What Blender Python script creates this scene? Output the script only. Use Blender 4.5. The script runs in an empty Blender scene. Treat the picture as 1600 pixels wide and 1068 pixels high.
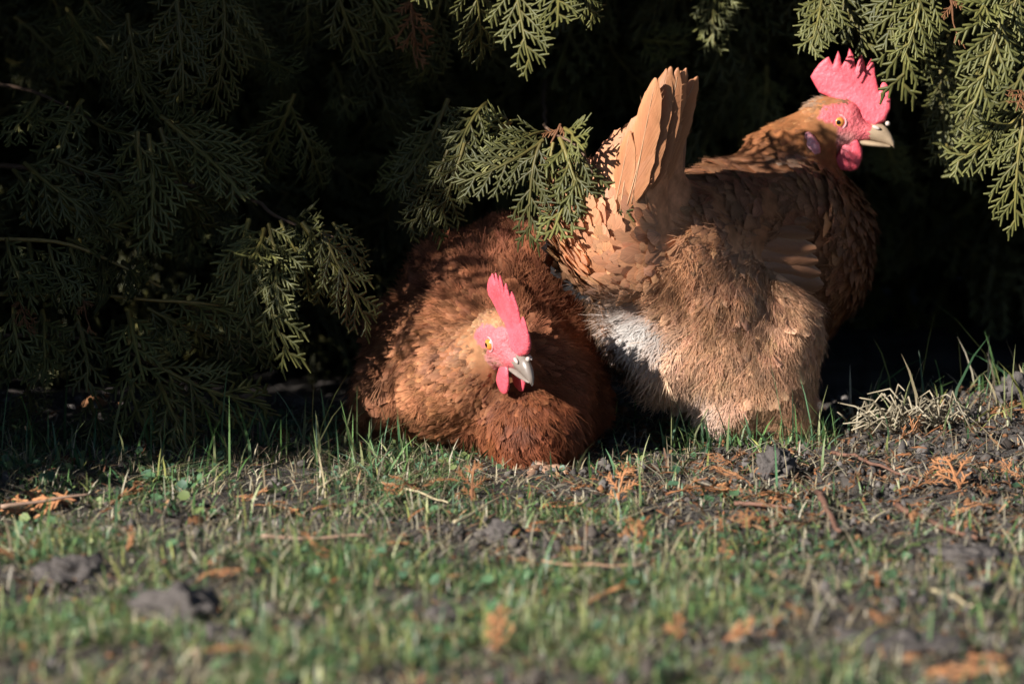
import bpy, bmesh, math, random
import numpy as np
from mathutils import Vector, Matrix

random.seed(7)
RNG = np.random.default_rng(7)
scene = bpy.context.scene
COL = scene.collection

# ------------------------------------------------------------------ camera
CAM_Y, CAM_Z, FOC = -4.5, 0.6, 200.0
FPX = FOC / 36.0 * 1600.0
PITCH = math.atan2(CAM_Z, -CAM_Y) - math.atan(166.0 / FPX)
cam_d = bpy.data.cameras.new('camera')
cam = bpy.data.objects.new('camera', cam_d)
COL.objects.link(cam)
cam_d.lens = FOC
cam_d.sensor_width = 36.0
cam_d.clip_start = 0.05
cam_d.clip_end = 2000.0
cam_d.dof.use_dof = True
cam_d.dof.focus_distance = 4.47
cam_d.dof.aperture_fstop = 7.4
cam.location = (0, CAM_Y, CAM_Z)
cam.rotation_euler = (math.pi / 2 - PITCH, 0, 0)
scene.camera = cam

# ------------------------------------------------------------------ sky and sun
SUN_EL = math.radians(24.0)
SUN_AZ = math.radians(45.0)          # the light travels this far right of straight ahead
world = bpy.data.worlds.new('World')
scene.world = world
world.use_nodes = True
wn = world.node_tree
bg = wn.nodes['Background']
sky = wn.nodes.new('ShaderNodeTexSky')
sky.sky_type = 'NISHITA'
sky.sun_disc = False
sky.sun_elevation = SUN_EL
sky.air_density = 0.55                 # clear, dry winter air: deep blue sky
sky.dust_density = 0.1
sun_to = Vector((-math.sin(SUN_AZ) * math.cos(SUN_EL), -math.cos(SUN_AZ) * math.cos(SUN_EL), math.sin(SUN_EL)))
sky.sun_rotation = math.atan2(sun_to.x, sun_to.y)
wn.links.new(sky.outputs[0], bg.inputs[0])
bg.inputs[1].default_value = 0.05
sun_d = bpy.data.lights.new('sun', 'SUN')
sun_d.energy = 5.0
sun_d.angle = math.radians(0.5)
sun_d.color = (1.0, 0.98, 0.95)
sun = bpy.data.objects.new('sun', sun_d)
COL.objects.link(sun)
sun.rotation_euler = sun_to.to_track_quat('Z', 'Y').to_euler()
vs = scene.view_settings
vs.view_transform = 'Standard'
vs.look = 'None'
vs.exposure = 1.05
vs.gamma = 1.0
vs.use_curve_mapping = False
scene.cycles.max_bounces = 4
scene.cycles.diffuse_bounces = 2
scene.cycles.transmission_bounces = 2
scene.cycles.glossy_bounces = 1
scene.cycles.transparent_max_bounces = 8
scene.cycles.use_adaptive_sampling = True
scene.cycles.adaptive_threshold = 0.02

# ------------------------------------------------------------------ helpers
MM = 0.001
PXM = FPX / -CAM_Y                      # photo pixels per metre in the hens' plane
CF = np.array([0, math.cos(PITCH), -math.sin(PITCH)])
CU = np.array([0, math.sin(PITCH), math.cos(PITCH)])
CR = np.array([1.0, 0, 0])
CP = np.array([0, CAM_Y, CAM_Z])


def W(px, py, Y):
    """world point on the upright plane y = Y seen at a photo pixel"""
    d = CF + CR * (px - 800) / FPX + CU * (534 - py) / FPX
    return CP + d * ((Y - CAM_Y) / d[1])


def nrm(v):
    v = np.asarray(v, float)
    return v / (np.linalg.norm(v, axis=-1, keepdims=True) + 1e-12)


_lat = RNG.random((64, 64, 64))


def vnoise(p, freq, off=0.0):
    q = np.asarray(p, float) * freq + off
    i = np.floor(q).astype(int)
    f = q - i
    f = f * f * (3 - 2 * f)
    r = 0
    for a in (0, 1):
        for b in (0, 1):
            for c in (0, 1):
                w = (f[..., 0] if a else 1 - f[..., 0]) * (f[..., 1] if b else 1 - f[..., 1]) * (f[..., 2] if c else 1 - f[..., 2])
                r = r + w * _lat[(i[..., 0] + a) % 64, (i[..., 1] + b) % 64, (i[..., 2] + c) % 64]
    return r


def fbm(p, freq, oct=4, off=0.0):
    s, a, t = 0, 1.0, 0
    for k in range(oct):
        s = s + a * vnoise(p, freq * 2 ** k, off + 13.7 * k)
        t += a
        a *= 0.5
    return s / t


def mesh_np(name, V, F, mat, col=None, fuv=None, smooth=True, bn=None):
    """mesh from arrays; F (n,3) or (n,4)"""
    V = np.ascontiguousarray(V, dtype=np.float32)
    F = np.ascontiguousarray(F, dtype=np.int32)
    me = bpy.data.meshes.new(name)
    n, k = F.shape
    me.vertices.add(len(V))
    me.vertices.foreach_set('co', V.ravel())
    me.loops.add(n * k)
    me.loops.foreach_set('vertex_index', F.ravel())
    me.polygons.add(n)
    me.polygons.foreach_set('loop_start', np.arange(0, n * k, k, dtype=np.int32))
    if smooth:
        me.polygons.foreach_set('use_smooth', np.ones(n, dtype=bool))
    if col is not None:
        c = np.ones((len(V), 4), dtype=np.float32)
        c[:, :3] = col
        at = me.attributes.new('Col', 'FLOAT_COLOR', 'POINT')
        at.data.foreach_set('color', c.ravel())
    if fuv is not None:
        at = me.attributes.new('fuv', 'FLOAT_VECTOR', 'POINT')
        at.data.foreach_set('vector', np.ascontiguousarray(fuv, dtype=np.float32).ravel())
    if bn is not None:
        at = me.attributes.new('bn', 'FLOAT_VECTOR', 'POINT')
        at.data.foreach_set('vector', np.ascontiguousarray(bn, dtype=np.float32).ravel())
    me.update(calc_edges=True)
    if mat is not None:
        me.materials.append(mat)
    return me


def link(name, me, parent=None, **props):
    o = bpy.data.objects.new(name, me)
    COL.objects.link(o)
    if parent is not None:
        o.parent = parent
    for k, v in props.items():
        if v is not None:
            o[k] = v
    return o


def thing(name, loc, label, category, group=None):
    o = bpy.data.objects.new(name, None)
    COL.objects.link(o)
    o.empty_display_size = 0.05
    o.location = loc
    o['label'] = label
    o['category'] = category
    if group:
        o['group'] = group
    return o


class Acc:
    """collects triangles with colours"""
    def __init__(s):
        s.v, s.f, s.c, s.n = [], [], [], 0

    def add(s, v, f, c):
        v = np.asarray(v, float)
        c = np.asarray(c, float)
        if c.ndim == 1:
            c = np.tile(c, (len(v), 1))
        s.v.append(v)
        s.f.append(np.asarray(f, int) + s.n)
        s.c.append(c)
        s.n += len(v)

    def arrays(s):
        return np.concatenate(s.v), np.concatenate(s.f), np.concatenate(s.c)


def tube(pts, radii, nseg=6, flat=None):
    """closed tapered tube along points -> V, F(tris)"""
    pts = np.asarray(pts, float)
    n = len(pts)
    radii = np.broadcast_to(np.asarray(radii, float), (n,))
    tan = nrm(np.gradient(pts, axis=0))
    ref = np.array([0.0, 0, 1.0])
    if abs(tan[0] @ ref) > 0.9:
        ref = np.array([1.0, 0, 0])
    V = []
    a = nrm(np.cross(tan[0], ref))
    for i in range(n):
        a = nrm(a - tan[i] * (a @ tan[i]))
        b = np.cross(tan[i], a)
        for k in range(nseg):
            th = 2 * math.pi * k / nseg
            V.append(pts[i] + radii[i] * (a * math.cos(th) + b * math.sin(th)))
    F = []
    for i in range(n - 1):
        for k in range(nseg):
            p, q = i * nseg + k, i * nseg + (k + 1) % nseg
            F += [(p, q, q + nseg), (p, q + nseg, p + nseg)]
    V += [pts[0], pts[-1]]
    c0, c1 = n * nseg, n * nseg + 1
    for k in range(nseg):
        F.append((c0, (k + 1) % nseg, k))
        F.append((c1, (n - 1) * nseg + k, (n - 1) * nseg + (k + 1) % nseg))
    return np.array(V), np.array(F)


def surface_nets(F, org, h):
    s = F < 0
    nx, ny, nz = F.shape
    cnt = np.zeros((nx - 1, ny - 1, nz - 1), np.int8)
    corners = [(a, b, c) for a in (0, 1) for b in (0, 1) for c in (0, 1)]
    sl = lambda a, n: slice(a, n - 1 + a)
    for a, b, c in corners:
        cnt += s[sl(a, nx), sl(b, ny), sl(c, nz)]
    act = (cnt > 0) & (cnt < 8)
    I = np.argwhere(act)
    idx = -np.ones(act.shape, np.int64)
    idx[act] = np.arange(len(I))
    P = np.zeros((len(I), 3))
    N = np.zeros(len(I))
    for ax in range(3):
        o1, o2 = [k for k in range(3) if k != ax]
        for b in (0, 1):
            for c in (0, 1):
                d0 = np.zeros(3, int)
                d0[o1], d0[o2] = b, c
                d1 = d0.copy()
                d1[ax] = 1
                A, B = I + d0, I + d1
                fa = F[A[:, 0], A[:, 1], A[:, 2]]
                fb = F[B[:, 0], B[:, 1], B[:, 2]]
                m = (fa < 0) != (fb < 0)
                t = np.where(m, fa / np.where(m, fa - fb, 1), 0)
                q = A.astype(float)
                q[:, ax] += t
                P[m] += q[m]
                N[m] += 1
    V = P / N[:, None] * h + org
    Q = []
    for ax in range(3):
        o1, o2 = (ax + 1) % 3, (ax + 2) % 3
        n = [nx, ny, nz]
        lo = [slice(None)] * 3
        hi = [slice(None)] * 3
        lo[ax], hi[ax] = slice(0, n[ax] - 1), slice(1, n[ax])
        ch = s[tuple(lo)] != s[tuple(hi)]
        E = np.argwhere(ch)
        E = E[(E[:, o1] > 0) & (E[:, o2] > 0) & (E[:, o1] < n[o1] - 1) & (E[:, o2] < n[o2] - 1)]
        inside = s[E[:, 0], E[:, 1], E[:, 2]]
        def g(da, db):
            C = E.copy()
            C[:, o1] += da
            C[:, o2] += db
            return idx[C[:, 0], C[:, 1], C[:, 2]]
        q = np.stack([g(-1, -1), g(0, -1), g(0, 0), g(-1, 0)], 1)
        q[~inside] = q[~inside][:, ::-1]
        Q.append(q)
    return V, np.concatenate(Q)


# ------------------------------------------------------------------ materials
def new_mat(name):
    m = bpy.data.materials.new(name)
    m.use_nodes = True
    nt = m.node_tree
    return m, nt, nt.nodes['Principled BSDF'], nt.nodes['Material Output']


def N(nt, t, **kw):
    n = nt.nodes.new(t)
    for k, v in kw.items():
        setattr(n, k, v)
    return n


def mul_color(nt, a, fac, lo, hi):
    """colour a times a value ramp of fac between lo and hi"""
    mr = N(nt, 'ShaderNodeMapRange')
    mr.inputs[3].default_value = lo
    mr.inputs[4].default_value = hi
    nt.links.new(fac, mr.inputs[0])
    mx = N(nt, 'ShaderNodeVectorMath', operation='SCALE')
    nt.links.new(a, mx.inputs[0])
    nt.links.new(mr.outputs[0], mx.inputs['Scale'])
    return mx.outputs[0]


def leafy_mat(name, rough=0.6, trans=0.2, spec=0.3, noise=300.0, obj_rand=0.0, lo=0.7, hi=1.3, bump=0.0):
    """attribute-coloured material with some light passing through"""
    m, nt, p, out = new_mat(name)
    at = N(nt, 'ShaderNodeAttribute', attribute_name='Col')
    tc = N(nt, 'ShaderNodeTexCoord')
    nz = N(nt, 'ShaderNodeTexNoise')
    nz.inputs['Scale'].default_value = noise
    nz.inputs['Detail'].default_value = 3
    nt.links.new(tc.outputs['Object'], nz.inputs['Vector'])
    c = mul_color(nt, at.outputs['Color'], nz.outputs[0], lo, hi)
    if obj_rand:
        oi = N(nt, 'ShaderNodeObjectInfo')
        c = mul_color(nt, c, oi.outputs['Random'], 1 - obj_rand, 1 + obj_rand)
    nt.links.new(c, p.inputs['Base Color'])
    p.inputs['Roughness'].default_value = rough
    p.inputs['Specular IOR Level'].default_value = spec
    if bump:
        bp = N(nt, 'ShaderNodeBump')
        bp.inputs['Strength'].default_value = bump
        bp.inputs['Distance'].default_value = 0.002
        nt.links.new(nz.outputs[0], bp.inputs['Height'])
        nt.links.new(bp.outputs[0], p.inputs['Normal'])
    if trans:
        tr = N(nt, 'ShaderNodeBsdfTranslucent')
        nt.links.new(c, tr.inputs[0])
        mx = N(nt, 'ShaderNodeMixShader')
        mx.inputs[0].default_value = trans
        nt.links.new(p.outputs[0], mx.inputs[1])
        nt.links.new(tr.outputs[0], mx.inputs[2])
        nt.links.new(mx.outputs[0], out.inputs[0])
    return m


def feather_mat(name, rough=0.6, spec=0.2, trans=0.15, lo=0.66, hi=1.3, freq=15.0, coat=0.0, bump=0.35):
    m, nt, p, out = new_mat(name)
    at = N(nt, 'ShaderNodeAttribute', attribute_name='Col')
    fu = N(nt, 'ShaderNodeAttribute', attribute_name='fuv')
    sp = N(nt, 'ShaderNodeSeparateXYZ')
    nt.links.new(fu.outputs['Vector'], sp.inputs[0])
    ab = N(nt, 'ShaderNodeMath', operation='ABSOLUTE')
    nt.links.new(sp.outputs[0], ab.inputs[0])
    m1 = N(nt, 'ShaderNodeMath', operation='MULTIPLY_ADD')      # v - 0.45*|u|
    nt.links.new(ab.outputs[0], m1.inputs[0])
    m1.inputs[1].default_value = -0.45
    nt.links.new(sp.outputs[1], m1.inputs[2])
    m2 = N(nt, 'ShaderNodeMath', operation='MULTIPLY')
    nt.links.new(m1.outputs[0], m2.inputs[0])
    m2.inputs[1].default_value = freq
    m3 = N(nt, 'ShaderNodeMath', operation='MULTIPLY')
    nt.links.new(sp.outputs[2], m3.inputs[0])
    m3.inputs[1].default_value = 91.0
    cb = N(nt, 'ShaderNodeCombineXYZ')
    nt.links.new(m2.outputs[0], cb.inputs[0])
    nt.links.new(m3.outputs[0], cb.inputs[1])
    sg = N(nt, 'ShaderNodeMath', operation='SIGN')
    nt.links.new(sp.outputs[0], sg.inputs[0])
    nt.links.new(sg.outputs[0], cb.inputs[2])
    nz = N(nt, 'ShaderNodeTexNoise')
    nz.inputs['Scale'].default_value = 1.0
    nz.inputs['Detail'].default_value = 2.0
    nt.links.new(cb.outputs[0], nz.inputs['Vector'])
    c = mul_color(nt, at.outputs['Color'], nz.outputs[0], lo, hi)
    nt.links.new(c, p.inputs['Base Color'])
    p.inputs['Roughness'].default_value = rough
    p.inputs['Specular IOR Level'].default_value = spec
    bp = N(nt, 'ShaderNodeBump')
    bp.inputs['Strength'].default_value = bump
    bp.inputs['Distance'].default_value = 0.0012
    nt.links.new(nz.outputs[0], bp.inputs['Height'])
    nl = bp.outputs[0]
    if coat:                                   # barbs scatter light like the coat they lie in
        bn = N(nt, 'ShaderNodeAttribute', attribute_name='bn')
        va = N(nt, 'ShaderNodeMix', data_type='VECTOR')
        va.inputs[0].default_value = coat
        nt.links.new(bp.outputs[0], va.inputs[4])
        nt.links.new(bn.outputs['Vector'], va.inputs[5])
        vn = N(nt, 'ShaderNodeVectorMath', operation='NORMALIZE')
        nt.links.new(va.outputs[1], vn.inputs[0])
        nl = vn.outputs[0]
    nt.links.new(nl, p.inputs['Normal'])
    tr = N(nt, 'ShaderNodeBsdfTranslucent')
    nt.links.new(c, tr.inputs[0])
    mx = N(nt, 'ShaderNodeMixShader')
    mx.inputs[0].default_value = trans
    nt.links.new(p.outputs[0], mx.inputs[1])
    nt.links.new(tr.outputs[0], mx.inputs[2])
    nt.links.new(mx.outputs[0], out.inputs[0])
    return m


def skin_mat(name, col, col2, rough=0.42, sss=0.25, scale=260.0, bump=0.5, attr=False):
    m, nt, p, out = new_mat(name)
    tc = N(nt, 'ShaderNodeTexCoord')
    nz = N(nt, 'ShaderNodeTexNoise')
    nz.inputs['Scale'].default_value = scale
    nz.inputs['Detail'].default_value = 6
    nt.links.new(tc.outputs['Object'], nz.inputs['Vector'])
    if attr:
        at = N(nt, 'ShaderNodeAttribute', attribute_name='Col')
        c = mul_color(nt, at.outputs['Color'], nz.outputs[0], 0.65, 1.3)
    else:
        mx = N(nt, 'ShaderNodeMix', data_type='RGBA')
        mx.inputs[6].default_value = (*col, 1)
        mx.inputs[7].default_value = (*col2, 1)
        nt.links.new(nz.outputs[0], mx.inputs[0])
        c = mx.outputs[2]
    nt.links.new(c, p.inputs['Base Color'])
    p.inputs['Roughness'].default_value = rough
    p.inputs['Specular IOR Level'].default_value = 0.4
    p.inputs['Subsurface Weight'].default_value = sss
    p.inputs['Subsurface Radius'].default_value = (1.0, 0.3, 0.25)
    p.inputs['Subsurface Scale'].default_value = 0.003
    vo = N(nt, 'ShaderNodeTexNoise')
    vo.inputs['Scale'].default_value = 420.0
    vo.inputs['Detail'].default_value = 5
    nt.links.new(tc.outputs['Object'], vo.inputs['Vector'])
    bp = N(nt, 'ShaderNodeBump')
    bp.inputs['Strength'].default_value = bump
    bp.inputs['Distance'].default_value = 0.0016
    nt.links.new(vo.outputs[0], bp.inputs['Height'])
    if attr:
        fa = N(nt, 'ShaderNodeAttribute', attribute_name='fuv')
        nt.links.new(fa.outputs['Fac'], bp.inputs['Strength'])
        for sock, a_, b_ in (('Roughness', 0.95, 0.45), ('Specular IOR Level', 0.02, 0.25)):
            mr = N(nt, 'ShaderNodeMapRange')
            mr.inputs[3].default_value = a_
            mr.inputs[4].default_value = b_
            nt.links.new(fa.outputs['Fac'], mr.inputs[0])
            nt.links.new(mr.outputs[0], p.inputs[sock])
    nt.links.new(bp.outputs[0], p.inputs['Normal'])
    return m


def plain_mat(name, col, rough=0.5, spec=0.4, noise=200.0, lo=0.75, hi=1.25, bump=0.3, dist=0.001):
    m, nt, p, out = new_mat(name)
    tc = N(nt, 'ShaderNodeTexCoord')
    nz = N(nt, 'ShaderNodeTexNoise')
    nz.inputs['Scale'].default_value = noise
    nz.inputs['Detail'].default_value = 5
    nt.links.new(tc.outputs['Object'], nz.inputs['Vector'])
    rgb = N(nt, 'ShaderNodeRGB')
    rgb.outputs[0].default_value = (*col, 1)
    c = mul_color(nt, rgb.outputs[0], nz.outputs[0], lo, hi)
    nt.links.new(c, p.inputs['Base Color'])
    p.inputs['Roughness'].default_value = rough
    p.inputs['Specular IOR Level'].default_value = spec
    bp = N(nt, 'ShaderNodeBump')
    bp.inputs['Strength'].default_value = bump
    bp.inputs['Distance'].default_value = dist
    nt.links.new(nz.outputs[0], bp.inputs['Height'])
    nt.links.new(bp.outputs[0], p.inputs['Normal'])
    return m


M_FEATHER = feather_mat('plumage', trans=0.22, coat=0.55, lo=0.5, hi=1.42)
M_QUILL = feather_mat('large_feather', rough=0.48, spec=0.3, trans=0.18, lo=0.68, hi=1.24, freq=30.0, bump=0.25)
M_BODY = skin_mat('hen_skin', (0, 0, 0), (0, 0, 0), attr=True, sss=0.08, scale=300.0, bump=1.0)
M_COMB = skin_mat('comb_skin', (0.50, 0.04, 0.055), (0.83, 0.145, 0.175), rough=0.5, sss=0.15, scale=90.0, bump=0.5)
M_WATTLE = skin_mat('wattle_skin', (0.52, 0.045, 0.065), (0.80, 0.13, 0.16), rough=0.45, sss=0.15, scale=90.0, bump=0.5)
M_LOBE = skin_mat('earlobe_skin', (0.66, 0.40, 0.43), (0.62, 0.12, 0.14), rough=0.3, sss=0.3, scale=120.0, bump=0.4)
M_BEAK = plain_mat('beak_horn', (0.36, 0.255, 0.16), rough=0.4, noise=90.0, lo=0.35, hi=1.5, bump=0.15)
M_BEAKGREY = plain_mat('grey_beak_horn', (0.21, 0.165, 0.135), rough=0.35, noise=90.0, lo=0.35, hi=1.5, bump=0.15)
M_HORN = plain_mat('pale_knob', (0.5, 0.4, 0.34), rough=0.4, noise=300.0, lo=0.8, hi=1.15, bump=0.2)
M_TUFT = plain_mat('ear_tuft', (0.4, 0.3, 0.2), rough=0.8, noise=500.0, lo=0.5, hi=1.3, bump=0.8)
M_IRIS = leafy_mat('iris', rough=0.06, trans=0.0, spec=0.6, noise=900.0, lo=0.75, hi=1.25)
M_PUPIL = plain_mat('pupil', (0.004, 0.003, 0.003), rough=0.04, spec=0.6, bump=0.0)
M_LID = skin_mat('eyelid_skin', (0.52, 0.2, 0.2), (0.62, 0.34, 0.33), rough=0.4, sss=0.2, scale=500.0)
M_SHAFT = plain_mat('feather_shaft', (0.45, 0.26, 0.14), rough=0.5, noise=300.0)
M_SHANK = plain_mat('leg_scales', (0.33, 0.19, 0.12), rough=0.5, noise=400.0)
M_FROND = leafy_mat('thuja_green', rough=0.5, trans=0.12, spec=0.35, noise=90.0, obj_rand=0.4, lo=0.5, hi=1.5, bump=0.3)
M_DRY = leafy_mat('dry_thuja', rough=0.65, trans=0.15, spec=0.2, noise=300.0, obj_rand=0.3, lo=0.65, hi=1.35, bump=0.3)
M_GRASS = leafy_mat('grass_blades', rough=0.45, trans=0.25, spec=0.35, noise=60.0, lo=0.8, hi=1.2)
M_BARK = plain_mat('thuja_bark', (0.13, 0.075, 0.045), rough=0.8, noise=60.0, lo=0.5, hi=1.5, bump=0.8, dist=0.004)
M_TWIG = plain_mat('twig_bark', (0.3, 0.17, 0.1), rough=0.7, noise=200.0, lo=0.6, hi=1.4, bump=0.5)
M_STRAW = plain_mat('pale_straw', (0.42, 0.34, 0.2), rough=0.6, noise=300.0, lo=0.6, hi=1.3, bump=0.2)
M_CLOD = plain_mat('soil_clod', (0.085, 0.072, 0.064), rough=0.9, spec=0.15, noise=160.0, lo=0.4, hi=1.6, bump=1.0, dist=0.004)
M_CRUMB = leafy_mat('soil_crumb', rough=0.95, trans=0.0, spec=0.1, noise=250.0, lo=0.6, hi=1.4, bump=0.6)


def ground_mat():
    m, nt, p, out = new_mat('soil_ground')
    tc = N(nt, 'ShaderNodeTexCoord')
    n1 = N(nt, 'ShaderNodeTexNoise')
    n1.inputs['Scale'].default_value = 9.0
    n1.inputs['Detail'].default_value = 6
    n2 = N(nt, 'ShaderNodeTexNoise')
    n2.inputs['Scale'].default_value = 140.0
    n2.inputs['Detail'].default_value = 6
    n2.inputs['Roughness'].default_value = 0.7
    for n in (n1, n2):
        nt.links.new(tc.outputs['Object'], n.inputs['Vector'])
    cr = N(nt, 'ShaderNodeValToRGB')
    cr.color_ramp.elements[0].position = 0.35
    cr.color_ramp.elements[0].color = (0.045, 0.037, 0.032, 1)
    cr.color_ramp.elements[1].position = 0.68
    cr.color_ramp.elements[1].color = (0.12, 0.105, 0.092, 1)
    nt.links.new(n1.outputs[0], cr.inputs[0])
    c = mul_color(nt, cr.outputs[0], n2.outputs[0], 0.3, 1.7)
    nt.links.new(c, p.inputs['Base Color'])
    p.inputs['Roughness'].default_value = 0.95
    p.inputs['Specular IOR Level'].default_value = 0.1
    bp = N(nt, 'ShaderNodeBump')
    bp.inputs['Strength'].default_value = 0.9
    bp.inputs['Distance'].default_value = 0.006
    nt.links.new(n2.outputs[0], bp.inputs['Height'])
    nt.links.new(bp.outputs[0], p.inputs['Normal'])
    return m


M_GROUND = ground_mat()

# ------------------------------------------------------------------ ground
def sstep(a, b, x):
    t = np.clip((x - a) / (b - a), 0, 1)
    return t * t * (3 - 2 * t)


def soilness(x, y):
    """1 where bare crumbly soil shows, 0 where turf is thick"""
    p = np.stack([x, y, x * 0], -1)
    n = fbm(p, 7.0, 3, 5.0)
    s = sstep(-0.1, 0.22, x + 0.15 * (n - 0.5)) * sstep(-0.52, -0.16, y + 0.3 * (n - 0.5)) * 0.95
    s = np.maximum(s, 0.9 * sstep(0.13, 0.24, x + 0.1 * (n - 0.5)) * sstep(-0.48, -0.6, y) * sstep(-1.02, -0.88, y) * sstep(0.25, 0.42, n))
    s = np.maximum(s, sstep(0.10, 0.28, y))
    s = np.maximum(s, 0.8 * sstep(-0.08, 0.06, y) * sstep(-0.3, -0.1, x))
    s = np.maximum(s, 0.75 * sstep(0.50, 0.58, n))
    return np.clip(s, 0, 1)


def ground_z(x, y):
    x = np.asarray(x, float)
    y = np.asarray(y, float)
    p = np.stack([x, y, x * 0 + 3.3], -1)
    near = np.exp(-((x / 2.0) ** 2 + (y / 2.5) ** 2))
    z = (fbm(p, 5.0, 3) - 0.5) * 0.028 + (fbm(p, 40.0, 3, 7.0) - 0.5) * 0.009
    z = z * near * (1 - 0.8 * np.exp(-((x - 0.08) / 0.22) ** 2 - ((y + 0.02) / 0.18) ** 2)) - 0.006 * np.exp(-((x - 0.02) / 0.16) ** 2 - ((y + 0.06) / 0.14) ** 2)
    z = z + 0.026 * np.exp(-(((x - 0.47) / 0.16) ** 2 + ((y - 0.12) / 0.14) ** 2))
    z = z - 0.03 * sstep(0.25, 0.6, y) * near
    s = soilness(x, y) * near
    z = z + s * (fbm(p, 75.0, 3, 2.0) - 0.5) * 0.02
    return z


def axis_coords(lo, hi, step, far):
    c = list(np.arange(lo, hi + 1e-6, step))
    s = step
    a, b = lo, hi
    left, right = [], []
    while b < far:
        s *= 1.35
        b += s
        a -= s
        right.append(b)
        left.append(a)
    return np.array(left[::-1] + c + right)


gx = axis_coords(-0.7, 0.7, 0.005, 400.0)
gy = axis_coords(-1.3, 0.6, 0.005, 400.0)
GX, GY = np.meshgrid(gx, gy, indexing='ij')
GV = np.stack([GX, GY, ground_z(GX, GY)], -1).reshape(-1, 3)
nyy = len(gy)
ii, jj = np.meshgrid(np.arange(len(gx) - 1), np.arange(nyy - 1), indexing='ij')
base = (ii * nyy + jj).ravel()
GF = np.stack([base, base + nyy, base + nyy + 1, base + 1], 1)
link('ground', mesh_np('ground', GV, GF, M_GROUND), kind='structure')


# ------------------------------------------------------------------ thuja sprays
def prism(acc, pts, widths, thick, col):
    """flat tapered twig in the xy plane, bumpy like scale leaves"""
    pts = np.asarray(pts, float)
    n = len(pts)
    tan = nrm(np.gradient(pts[:, :2], axis=0))
    lat = np.stack([-tan[:, 1], tan[:, 0], np.zeros(n)], 1)
    up = np.array([0, 0, 1.0])
    V = np.empty((n, 4, 3))
    w = np.asarray(widths)[:, None]
    V[:, 0] = pts + lat * w
    V[:, 1] = pts + up * w * thick
    V[:, 2] = pts - lat * w
    V[:, 3] = pts - up * w * thick
    F = []
    for i in range(n - 1):
        for k in range(4):
            p, q = i * 4 + k, i * 4 + (k + 1) % 4
            F += [(p, p + 4, q + 4), (p, q + 4, q)]
    c = np.asarray(col)
    if c.ndim == 2:
        c = np.repeat(c, 4, axis=0)
    acc.add(V.reshape(-1, 3), F, c)


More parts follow.
